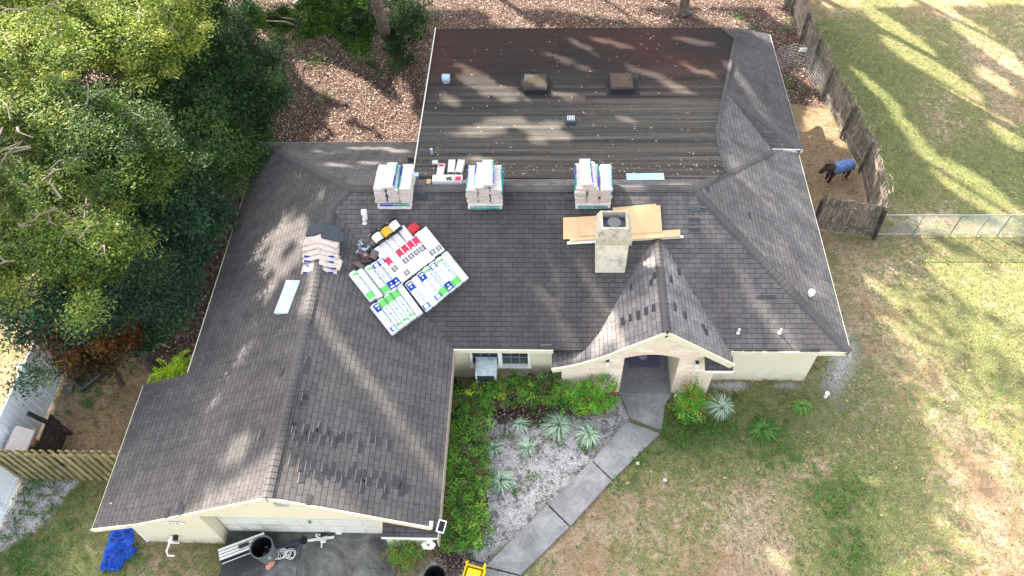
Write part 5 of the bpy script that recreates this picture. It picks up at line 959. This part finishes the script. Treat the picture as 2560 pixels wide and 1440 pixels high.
def tree(name, label, cat, blobs_px, cols, wts, dens, ln, wd, base=None, tr=.16, group=None, mat=None, sprig=.24, sub=22, carve=True, branches=6, lean=None, up=.5, trunk=True):
    bl = [(P(u, v, z), r*((1.4 if name == 'oak_tree' else 1.02) if ln < .15 and dens > 2500 and name != 'dark_shrub' else 1)) for u, v, z, r in blobs_px]; bl += [(b[0]+rng.normal(size=3)*[.5, .5, .2]-[.25, 0, .3], b[1]*.75) for b in bl if dens > 2500 and name in ('oak_tree', 'laurel_tree')]; cs = np.array([b[0] for b in bl]); cen = cs.mean(0); b0 = np.array(base) if base is not None else np.array([cen[0], cen[1], 0])
    t = thing(name, label, cat, tuple(b0), group); pts, sid = crownpts(bl, dens*1.15, sprig, .42, sub=sub); pts[:, 2] = np.maximum(pts[:, 2], .06); leaves(pts, ln, wd, pal(sid, len(pts), cols, wts, .32), up, 'foliage', mat, parent=t, carve=carve)
    if trunk:
        top = cen.copy(); top[2] = max(.3, top[2]-.5); mb = MB(); mid = (b0+top)/2+[.1, .1, 0]; mb.tube([b0, mid, top], [tr*1.2, tr*.85, tr*.5], 10)
        tk = mb.build('trunk', m_bark, t)
        if name == 'oak_tree':
            for (c, r) in bl[:9]:
                for q_ in range(2):
                    a0 = random.uniform(0, 2*pi); s0 = np.array(c)+[cos(a0)*r*.2, sin(a0)*r*.2, r*.5]; e0 = np.array(c)+[cos(a0)*r*.95, sin(a0)*r*.95, r*random.uniform(.55, .8)]; m0 = (s0+e0)/2+[random.uniform(-.15, .15), random.uniform(-.15, .15), r*.12]; fk = m0+[random.uniform(-.5, .5), random.uniform(-.5, .5), .1]
                    MB().tube([s0, m0, e0], [.035, .025, .008], 5).tube([m0, fk], [.02, .006], 5).build('branch', m_twig, t)
        for (c, r) in bl[:14]:
            st = b0+(top-b0)*random.uniform(.45, .95); m2 = (st+c)/2+[0, 0, .15]; MB().tube([st, m2, c-[0, 0, r*.2], c+[random.uniform(-.3, .3)*r, random.uniform(-.3, .3)*r, r*.2]], [tr*.35, tr*.25, tr*.14, .01], 6).build('limb', m_bark, t)
    return t
YG = [(140, 152, 60), (110, 130, 50), (82, 106, 44), (168, 172, 88)]; OL = [(78, 102, 42), (62, 86, 38), (102, 120, 54), (48, 70, 34)]; DG = [(46, 72, 38), (60, 88, 42), (34, 54, 32), (80, 104, 50)]; TE = [(46, 74, 50), (58, 90, 60), (34, 56, 40), (76, 102, 66)]; BR = [(98, 60, 32), (78, 58, 28), (118, 84, 40), (50, 52, 28)]
tree('oak_tree', 'tall yellow-green tree lit by the sun in the top left corner', 'tree', [(30, 30, 7.6, 1.3), (150, 20, 7.6, 1.2), (60, 130, 7.6, 1.2), (130, 70, 8., 1.1), (200, -10, 7.5, 1.2), (290, 20, 7, .9), (370, 50, 6.8, .9), (420, 110, 6.4, .8), (350, 130, 6.4, .55), (20, 230, 7.6, 1.0), (110, 210, 7.2, .7), (-20, 330, 7.4, .9), (420, 30, 6.5, .8)], YG, [4, 4, 2, 1.5], 5200, .105, .044, base=tuple(P(60, 60, 0)), tr=.24, group='trees left of the house')
tree('oak_tree', 'olive-green tree in front of the yellow one, middle of the left grove', 'tree', [(130, 400, 6.6, 1.0), (220, 340, 6.4, .9), (310, 330, 6, .8), (340, 400, 5.8, .8), (250, 420, 6.2, .9), (390, 440, 5.4, .6), (180, 300, 6.4, .7), (60, 350, 6.8, .8), (330, 480, 5.2, .5)], OL, [4, 4, 3, 2], 5200, .1, .042, base=tuple(P(240, 330, 0)), group='trees left of the house')
tree('oak_tree', 'yellow-green tree with thick exposed trunk at the left edge', 'tree', [(20, 450, 6.6, .7), (110, 490, 6.2, .7), (180, 540, 6, .7), (230, 590, 5.6, .7), (290, 620, 5.2, .6), (200, 640, 5.4, .6), (270, 670, 4.8, .45), (120, 580, 6.0, .45), (-10, 700, 5.6, .7), (130, 640, 5.8, .35)], [(100, 118, 46), (80, 102, 42), (118, 130, 54), (64, 88, 38)], [4, 4, 3, 2], 5400, .1, .042, base=(-17.1, 15.2, 0), tr=.3, group='trees left of the house')
tree('laurel_tree', 'dark green tree between the left grove and the leaf-covered clearing', 'tree', [(500, 40, 4.5, 1.2), (560, 120, 4.2, 1.2), (620, 200, 3.6, 1.1), (660, 160, 3, .9), (660, 250, 2.6, .9), (600, 290, 3.2, 1.1), (520, 200, 4.5, 1.1), (470, 120, 5, 1.0), (560, 20, 4, 1.)], DG, [4, 4, 2, 1], 2800, .14, .05, group='trees left of the house', mat=m_leafd)
tree('laurel_tree', 'dark green tree near the rear corner of the shingle roof', 'tree', [(540, 350, 3.8, 1.1), (600, 400, 2.8, .9), (480, 300, 4.5, 1.1), (450, 390, 4.5, 1.), (560, 460, 2.6, .8), (440, 230, 5., .9), (370, 230, 5.4, .8), (640, 340, 2.2, .7)], DG, [3, 4, 2, 1], 2800, .13, .045, group='trees left of the house', mat=m_leafd)
tree('laurel_tree', 'deep green broad tree beside the long left roof slope', 'tree', [(480, 500, 3.6, .9), (410, 540, 4, 1.), (520, 560, 2.4, .8), (440, 620, 3.2, .9), (350, 590, 4.2, .9), (400, 480, 4.4, .9), (490, 620, 2.2, .6), (330, 520, 4.6, .8)], TE, [2, 3, 4, 1], 2900, .13, .045, group='trees left of the house', mat=m_leafd)
tree('laurel_tree', 'blue-green glossy tree below the yellow-green crown on the left', 'tree', [(350, 720, 3.4, .9), (440, 720, 2.4, .8), (280, 760, 3.6, .9), (200, 740, 4.2, .8), (400, 800, 2, .7), (120, 760, 4.4, .8), (60, 800, 4.2, .8), (370, 850, 1.6, .5), (140, 830, 3, .6)], TE, [4, 4, 2, 2], 2900, .12, .045, group='trees left of the house', mat=m_leafd)
tree('gap_fill_shrub', 'dark shrubs added to keep the gaps below the left grove dark', 'shrub', [(60, 200, 2.5, 1.2), (240, 180, 2.5, 1.3), (20, 400, 2.8, 1.3), (160, 460, 2.6, 1.2), (250, 270, 2.4, 1.2), (380, 170, 2, 1.2), (100, 330, 2.6, 1.2), (300, 480, 2, 1.1), (-30, 560, 3, 1.2), (60, 640, 2.6, 1.1), (330, 90, 2.4, 1.2), (160, 100, 2.6, 1.3), (20, 80, 2.6, 1.3)], DG, [2, 1, 4, 1], 2700, .14, .05, tr=.08, mat=m_leafd)  # added low foliage that darkens the gaps between the crowns
tree('rust_shrub', 'brown and orange leaved shrub hanging over the white vinyl fence', 'shrub', [(210, 840, 2.8, .8), (290, 860, 2.2, .75), (170, 890, 2.3, .55), (250, 910, 1.6, .5), (320, 820, 2.4, .6), (150, 850, 2.6, .6), (110, 830, 2.8, .5), (215, 905, 2., .6)], BR, [3, 3, 2, 2], 3400, .11, .045, tr=.08)
tree('laurel_tree', 'sunlit bright green tree at the top of the leaf clearing', 'tree', [(700, 35, 1.5, .85), (775, 30, 1.5, .9), (720, 85, 1.0, .5), (840, 50, 1.3, .7), (880, 118, .8, .5), (655, 0, 2.0, .85), (890, 15, 1.6, .75), (790, -15, 2., .95), (790, 75, 1.0, .45), (900, 85, 1.1, .55), (650, 45, 1.6, .7), (740, 60, 1.2, .7), (830, 85, .9, .5)], [(80, 118, 40), (60, 96, 36), (104, 134, 48), (40, 66, 30)], [4, 4, 2, 2], 6500, .12, .05, base=tuple(P(740, 5, 0)), carve='ground')
tree('dark_shrub', 'dark green shrub around the foot of the white-painted trunk', 'shrub', [(950, 165, 1.0, .85), (1010, 90, 1.2, .9), (1000, 30, 1.8, .95), (925, 180, .8, .65), (1035, 55, 1.2, .75), (985, 140, .9, .8), (900, 60, 1.4, .8)], DG, [4, 3, 3, 1], 3400, .12, .05, tr=.05, mat=m_leafd, carve=True)
for nm, lb, (u, v), (tu, tv, tz), r, wpaint in (('tree_trunk', 'leaning bare trunk with white paint patch at the top of the clearing', (972, 108), (930, -30, 6), .26, 1), ('tree_trunk', 'grey trunk base at the top edge above the low-slope roof', (1708, 33), (1695, -40, 4), .2, 0), ('tree_trunk', 'brown trunk base beside the long wooden fence at top right', (1975, 12), (1968, -60, 4), .24, 0)):
    b_ = P(u, v, 0); t_ = P(tu, tv, tz) if wpaint else b_+[-.3, .5, 9]; t = thing(nm, lb, 'tree', tuple(b_), 'trunks behind the house'); fl = .35 if wpaint else .32
    MB().tube([b_, b_+(t_-b_)*.08, b_+(t_-b_)*.5, t_], [r*1.35, r, r*.85, r*.7], 14).build('trunk', m_bark, t)
    if wpaint: d = (t_-b_); MB().tube([b_+d*.0+[0, -.02, 0], b_+d*.14+[0, -.02, 0]], [r*1.18, r*1.03], 14).build('paint_patch', m_dirtywhite, t)
    pts, sid = crownpts([(b_+np.array([-.5, 1.5, 14]), 2.2), (b_+np.array([1, 2.5, 12]), 2.0)], 500, .5); leaves(pts, .25, .12, pal(sid, len(pts), OL, [1, 1, 1, 1]), .5, 'crown', parent=t)
# ---- unseen forest beyond the frame shading the house, foliage carved for chosen sun gaps
def inframe(Q): u, v = projpx(Q); return (u > -160) & (u < 2720) & (v > -140) & (v < 1560)
tr_xy = [(-38, 18), (-33, 24), (-37, 31), (-31, 34), (-28, 40), (-22, 37), (-18, 43), (-14, 36), (-9, 40), (-5, 34.5), (0, 38), (4, 33.5), (-24, 47), (-12, 49), (-1, 46), (8, 37), (-33, 14), (-30, 7), (-35, 42), (6, 44), (13, 36)]
Nn = 560000; tx = rng.uniform(-17, 24, Nn); ty = rng.uniform(3, 31, Nn); hz = rng.uniform(7, 32, Nn); Lp = np.stack([tx, ty, np.zeros(Nn)], -1)+SUN_DIR*(hz/SUN_DIR[2])[:, None]
th_ = np.where(tx > 11.2, np.where(ty > 17, .58, .93), np.where((ty < 15) & (tx > 9), .8, 0)); keep = rng.random(Nn) >= th_; Lp = Lp[keep]
dd = np.hypot(Lp[:, 0, None]-np.array([q[0] for q in tr_xy]), Lp[:, 1, None]-np.array([q[1] for q in tr_xy])); own = dd.argmin(1); ok = (dd.min(1) < 7.2) & ~inframe(Lp); ok &= ~lit_mask(Lp); cl_ = lump(Lp[:, 0]+.5*Lp[:, 2], Lp[:, 1]-.4*Lp[:, 2], 1.1, 8); ok &= cl_ > -1.5
Lp, own = Lp[ok], own[ok]; print('shade leaves', len(Lp))
for k, (x, y) in enumerate(tr_xy):
    C = Lp[own == k]
    if len(C) < 30: continue
    t = thing('forest_tree', f'tall tree standing outside the photograph, {["beyond the rear yard", "west of the grove"][x < -27]}, number {k+1}', 'tree', (x, y, 0), 'tall trees outside the photo'); leaves(C, .36, .22, pal(np.arange(len(C)) % 60, len(C), OL, [3, 3, 2, 2]), .3, 'foliage', parent=t, carve=False)
    if not (inframe(np.array([[x, y, 0.]]))[0]): MB().tube([(x, y, 0), (x+.2, y, 10), (x, y+.2, 24)], [.2, .14, .05], 8).build('trunk', m_bark, t)
# ---- hedge and shrubs
HG = [(84, 130, 48), (110, 156, 56), (58, 96, 40), (150, 174, 62), (96, 78, 56)]
def shrub(name, label, spots, cols, wts, dens, ln, wd, cat='shrub', group=None, sprig=.1, sub=120, stems=12, stemcol=(112, 96, 80)):
    bl = [(np.array([x, y, z]), r) for x, y, z, r in spots]; c = np.array([b[0] for b in bl]).mean(0); t = thing(name, label, cat, (c[0], c[1], 0), group); pts, sid = crownpts(bl, dens, sprig, .5, sub, .8); pts[:, 2] = np.maximum(pts[:, 2], .05)
    leaves(pts, ln, wd, pal(sid, len(pts), cols, wts), .9, 'foliage', parent=t, carve=False); mb = MB()
    for (q, r) in bl:
        for k in range(stems): a = random.uniform(0, 2*pi); e = q+np.array([cos(a)*r*.95, sin(a)*r*.95, random.uniform(.2, .75)*r]); mb.tube([(q[0]+random.uniform(-.1, .1), q[1]+random.uniform(-.1, .1), 0), (q+e)/2+[0, 0, .05], e], [.015, .01, .005], 4, False)
    mb.build('stems', plain('stem_bark', srgb(*stemcol), .9, .2), t); return t
sp = []
for u, v in ((1175, 985), (1215, 975), (1255, 965), (1300, 975), (1345, 962), (1375, 985), (1335, 990), (1250, 995), (1190, 1010), (1385, 960), (1290, 955)): q = P(u, v, .62); sp.append((q[0]+random.uniform(-.04, .04), q[1]-.05, .68, .42))
for v in range(1010, 1370, 26):
    for du in (-24, 22): q = P(1163+du+(1.5 if v > 1250 else 0), v, .6); sp.append((q[0]+random.uniform(-.05, .05), q[1], .66, .42))
shrub('hedge', 'L-shaped clipped green hedge around the sand bed beside the garage', sp, HG, [5, 4, 4, 1.2, .8], 3600, .08, .036, 'hedge', sprig=.08, sub=100, stems=14)
ND = [(98, 168, 52), (140, 182, 60), (150, 132, 62), (76, 146, 50), (160, 86, 54)]
def sps(lst): return [(P(u, v, z)[0], P(u, v, z)[1], z, r) for u, v, z, r in lst]
shrub('nandina_shrub', 'round green and rust shrub with red berries left of the entry', sps([(1448, 985, .7, .52), (1500, 975, .85, .55), (1475, 1010, .6, .5), (1508, 1008, .5, .42), (1438, 1010, .5, .4)]), ND, [5, 5, 1.6, 4, .5], 5200, .055, .028, sprig=.07, sub=150)
q = P(1467, 993, .95); MB().tube([q, q+[.05, 0, .02]], .04, 8).build('red_berries', m_red); bpy.data.objects['red_berries'].parent = None
o = bpy.data.objects['red_berries']; nd = [x for x in bpy.data.objects if x.name.startswith('nandina_shrub')][0]; o.parent = nd; o.data.transform(Matrix.Translation(-Vector(nd.location)))
shrub('nandina_shrub', 'upright green shrub with rusty lower leaves right of the entry', sps([(1728, 985, .9, .42), (1738, 1008, .7, .42), (1714, 1022, .55, .4), (1740, 1035, .4, .36)]), ND, [6, 5, 1.5, 4, .4], 5200, .055, .028, sprig=.07, sub=140)
shrub('nandina_shrub', 'feathery green and red shrub in front of the garage right corner', sps([(1000, 1365, .45, .36), (1025, 1385, .4, .36), (1005, 1410, .3, .3), (985, 1385, .35, .26), (1035, 1365, .4, .22)]), ND, [4, 4, 2.5, 3, .8], 3600, .055, .022, sprig=.08, sub=140)
# fronds of the bright shrub by the roof jog
t = thing('feathery_shrub', 'bright yellow-green shrub with feather-like fronds by the garage roof jog', 'shrub', tuple(P(430, 930, 1.5)*[1, 1, 0])); C = []; c0 = P(425, 922, 1.9)
for k in range(40):
    a = random.uniform(0, 2*pi); L = random.uniform(.45, .8); st = c0+[random.uniform(-.2, .2), random.uniform(-.15, .15), random.uniform(-.4, 0)]
    for j in range(14):
        s = j/13; q = st+np.array([cos(a)*L*s, sin(a)*L*s, .35*s-.45*s*s])
        for sd in (1, -1): C.append(q+np.array([-sin(a), cos(a), 0])*sd*.055*(1-.5*s))
C = np.array(C); cc_ = np.array([lin((158, 190, 40)), lin((120, 160, 40)), lin((190, 208, 60))])[rng.integers(0, 3, len(C))]; leaves(C, .1, .04, cc_, 1.5, 'fronds', parent=t, carve=False); MB().tube([(c0[0], c0[1], 0), tuple(c0-[0, 0, .3])], .03, 6).build('stem', m_bark, t)
# strap-leaved clumps
m_blade = leafmat('striped_blade', .5, .2)
def clump(label, u, v, R, n, c1, c2, name='grass_clump', hgt=.3, wd=.016, group=None, z=0):
    p = P(u, v, .1); V, F, T = [], [], []; R *= 1.12; n = int(n*1.35)
    for k in range(n):
        a = random.uniform(0, 2*pi); L = R*random.uniform(.55, 1.15)*(1+.25*cos(a-u)); h = hgt*random.uniform(.5, 1.2); w = wd*random.uniform(.8, 1.3); dx, dy = cos(a), sin(a); cc = [lin(c1) if random.random() < .62 else lin(c2)]
        tw = random.uniform(-.5, .5); i0 = len(V)
        for j in range(5):
            s = j/4; r_ = L*s**1.1; a2 = a+tw*s*.5; zz = h*(1.9*s-1.75*s*s)+.02; ww = w*(1-s)**.6; V += [(p[0]+cos(a2)*r_-dy*ww, p[1]+sin(a2)*r_+dx*ww, max(.01, zz)), (p[0]+cos(a2)*r_+dy*ww, p[1]+sin(a2)*r_-dx*ww, max(.01, zz))]; T += [cc[0]]*2
        F += [(i0+2*j, i0+2*j+1, i0+2*j+3, i0+2*j+2) for j in range(4)]
    o = bpy.data.objects.new(name, npmesh(name, np.array(V), np.array(F), m_blade, np.array(T))); S.collection.objects.link(o); recenter(o); return tag(o, label, 'plant', group)
PV, PG = (188, 204, 178), (104, 136, 104); gg = 'variegated strap-leaf clumps'
for l_, u, v, R, n in (('large pale striped clump, biggest in the sand bed, below the hedge end', 1398, 1062, .46, 230), ('pale striped clump in the sand bed nearest the walk', 1474, 1082, .40, 170), ('small sparse striped clump between hedge corner and the biggest clump', 1300, 1058, .30, 70), ('small pale striped clump in the middle of the sand bed', 1322, 1120, .32, 90), ('pale striped clump touching the hedge halfway down', 1234, 1122, .34, 110), ('pale striped clump nearest the bottom of the sand bed beside the hedge', 1250, 1200, .38, 140), ('tiny striped clump tucked in the inside corner of the hedge', 1228, 1055, .24, 40), ('pale striped clump on the lawn right of the entry', 1806, 1018, .44, 230)): clump(l_, u, v, R, n, PV, PG, 'striped_clump', group=gg)
clump('dark green arching grass clump on the lawn in front of the right wall', 1903, 1072, .42, 260, (58, 96, 42), (92, 132, 60)); clump('smaller light green grass clump below the white cleanout pipe', 2003, 1015, .3, 120, (92, 130, 58), (126, 156, 76))
# weeds, tufts and fallen leaves
def inhouse(x, y): return ((x > -10.9) & (x < -2.9) & (y > 6.5) & (y < 19.4)) | ((x > -4.2) & (x < 8) & (y > 11.8) & (y < 25.2)) | ((x > .5) & (x < 5) & (y > 11.3) & (y < 13))
wkp = [(p[0], p[1]) for p in wl]+[(p[0], p[1]) for p in reversed(wr)]
def scatter(n, x0, x1, y0, y1): x = rng.uniform(x0, x1, n); y = rng.uniform(y0, y1, n); k = ~inhouse(x, y) & (sdist(x, y, wkp) < -.02) & ~((x > -8.8) & (x < -3.85) & (y < 7.1)); return x[k], y[k]
x, y = scatter(230000, -26, 20, 5, 33); zl, zs, zt, zg = zones(x, y); k = zl > .5; x, y = x[k], y[k]; n = len(x); cols = np.array([lin(c) for c in ((78, 56, 48), (116, 90, 78), (150, 126, 114), (60, 45, 40), (196, 176, 166))])[rng.integers(0, 5, n)]
o = leaves(np.stack([x, y, rng.uniform(.02, .06, n)], -1), .072, .04, cols, 1.2, 'leaf_litter', m_lit, carve=False); tag(o, 'brown fallen leaves covering the ground behind and left of the house', 'leaf litter', kind='stuff')
x, y = scatter(12000, -14, 20, 5, 26); zl, zs, zt, zg = zones(x, y); k = (zs > .5) | ((zl < .5) & (rng.random(len(x)) < .35)); x, y = x[k], y[k]; n = len(x); cols = np.array([lin(c) for c in ((84, 70, 58), (60, 52, 46), (120, 100, 84))])[rng.integers(0, 3, n)]
o = leaves(np.stack([x, y, rng.uniform(.015, .03, n)], -1), .1, .035, cols, 1.5, 'sand_debris', m_lit, carve=False); tag(o, 'dark leaf bits scattered over the pale sand', 'debris', kind='stuff')
def tufts(name, label, x, y, hgt, spread, cols, nb=5, w=.008):
    n = len(x)*nb; cx_ = np.repeat(x, nb)+rng.normal(0, spread*.25, n); cy_ = np.repeat(y, nb)+rng.normal(0, spread*.25, n); a = rng.uniform(0, 2*pi, n); L = rng.uniform(.4, 1.1, n)*spread; h = rng.uniform(.4, 1.1, n)*hgt
    b0 = np.stack([cx_-np.sin(a)*w, cy_+np.cos(a)*w, np.zeros(n)], -1); b1 = np.stack([cx_+np.sin(a)*w, cy_-np.cos(a)*w, np.zeros(n)], -1); tp_ = np.stack([cx_+np.cos(a)*L, cy_+np.sin(a)*L, h], -1)
    V = np.stack([b0, b1, tp_], 1).reshape(-1, 3); C = np.array([lin(c) for c in cols])[np.repeat(rng.integers(0, len(cols), len(x)), nb)]*rng.uniform(.8, 1.2, (n, 1)); o = bpy.data.objects.new(name, npmesh(name, V, np.arange(3*n).reshape(-1, 3), m_blade, np.repeat(np.clip(C, 0, 1), 3, 0))); S.collection.objects.link(o); return tag(o, label, 'grass', kind='stuff')
x, y = scatter(60000, -19, 22, 5, 33); zl, zs, zt, zg = zones(x, y); k = (zl < .4) & (zs < .4) & (zt < .4) & (rng.random(len(x)) < .35+.4*zg); x, y = x[k], y[k]
gsel = lump(x, y, 2.5, 9)+1.6*(zones(x, y)[3]-.35) > .15
tufts('grass', 'green lawn grass blades around the house', x[gsel], y[gsel], .07, .07, ((98, 108, 60), (116, 124, 74), (80, 94, 52))); tufts('dry_grass', 'straw-coloured dry grass in the lawn', x[~gsel], y[~gsel], .05, .08, ((140, 120, 90), (122, 102, 74), (156, 138, 106)))
wx, wy = [], []
for u, v, n, s in ((1700, 1080, 60, .5), (1800, 1060, 50, .5), (1940, 1100, 40, .5), (2100, 1240, 40, .5), (1330, 1190, 3, .1), (1290, 1230, 3, .1), (1390, 1100, 4, .15), (1470, 1120, 5, .12), (1270, 1090, 3, .1), (1340, 1040, 3, .2), (900, 60, 10, .4), (1480, 45, 4, .2), (1850, 40, 5, .3), (1880, 70, 4, .2), (2130, 1400, 20, .4), (810, 240, 8, .3), (720, 520, 3, .2), (250, 980, 30, .6), (100, 1250, 60, .8), (350, 1400, 20, .5), (1960, 215, 12, .3), (2000, 60, 20, .5), (1560, 1195, 10, .3), (1590, 1130, 12, .3), (60, 1400, 60, .6)):
    p = P(u, v); wx += list(rng.normal(p[0], s, n*3)); wy += list(rng.normal(p[1], s, n*3))
wx, wy = np.array(wx), np.array(wy); k = ~inhouse(wx, wy) & (sdist(wx, wy, wkp) < -.05); wx, wy = wx[k], wy[k]; cc_ = np.repeat(np.stack([wx, wy, np.full(len(wx), .06)], -1), 9, 0)+rng.normal(size=(len(wx)*9, 3))*[.05, .05, .02]; col = np.array([lin(c) for c in ((76, 112, 48), (98, 128, 58), (64, 98, 46))])[rng.integers(0, 3, len(cc_))]
o = leaves(cc_, .07, .035, col, 1., 'weeds', carve=False); tag(o, 'low broad-leaved green weeds in patches on the ground', 'weeds', kind='stuff')

# leaves and twigs blown onto the low roof
n = 420; x = rng.uniform(-4, 5.3, n); y = 16.5+8.6*rng.random(n)**1.6; y[:120] = rng.normal(16.75, .15, 120); y = np.clip(y, 16.45, 25.2); z = 4.19-.127*(y-16.35)+.035
o = leaves(np.stack([x, y, z], -1), .07, .035, np.array([lin(c) for c in ((150, 118, 90), (96, 66, 48), (186, 164, 140))])[rng.integers(0, 3, n)], 2.5, 'roof_leaves', m_lit, carve=False); tag(o, 'scattered dry leaves lying on the dark low-slope roof', 'leaf litter', kind='stuff')
n = 500; x, y = scatter(1500, -3, 22, 5, 31); k = (y < 24) | (x > 12); x, y = x[k], y[k]; n = len(x)
o = leaves(np.stack([x, y, np.full(n, .04)], -1), .09, .05, np.array([lin(c) for c in ((146, 104, 66), (112, 82, 58), (180, 150, 110))])[rng.integers(0, 3, n)], 2., 'fallen_leaves', m_lit, carve=False); tag(o, 'single brown fallen leaves dotted over the lawn', 'fallen leaves', kind='stuff')
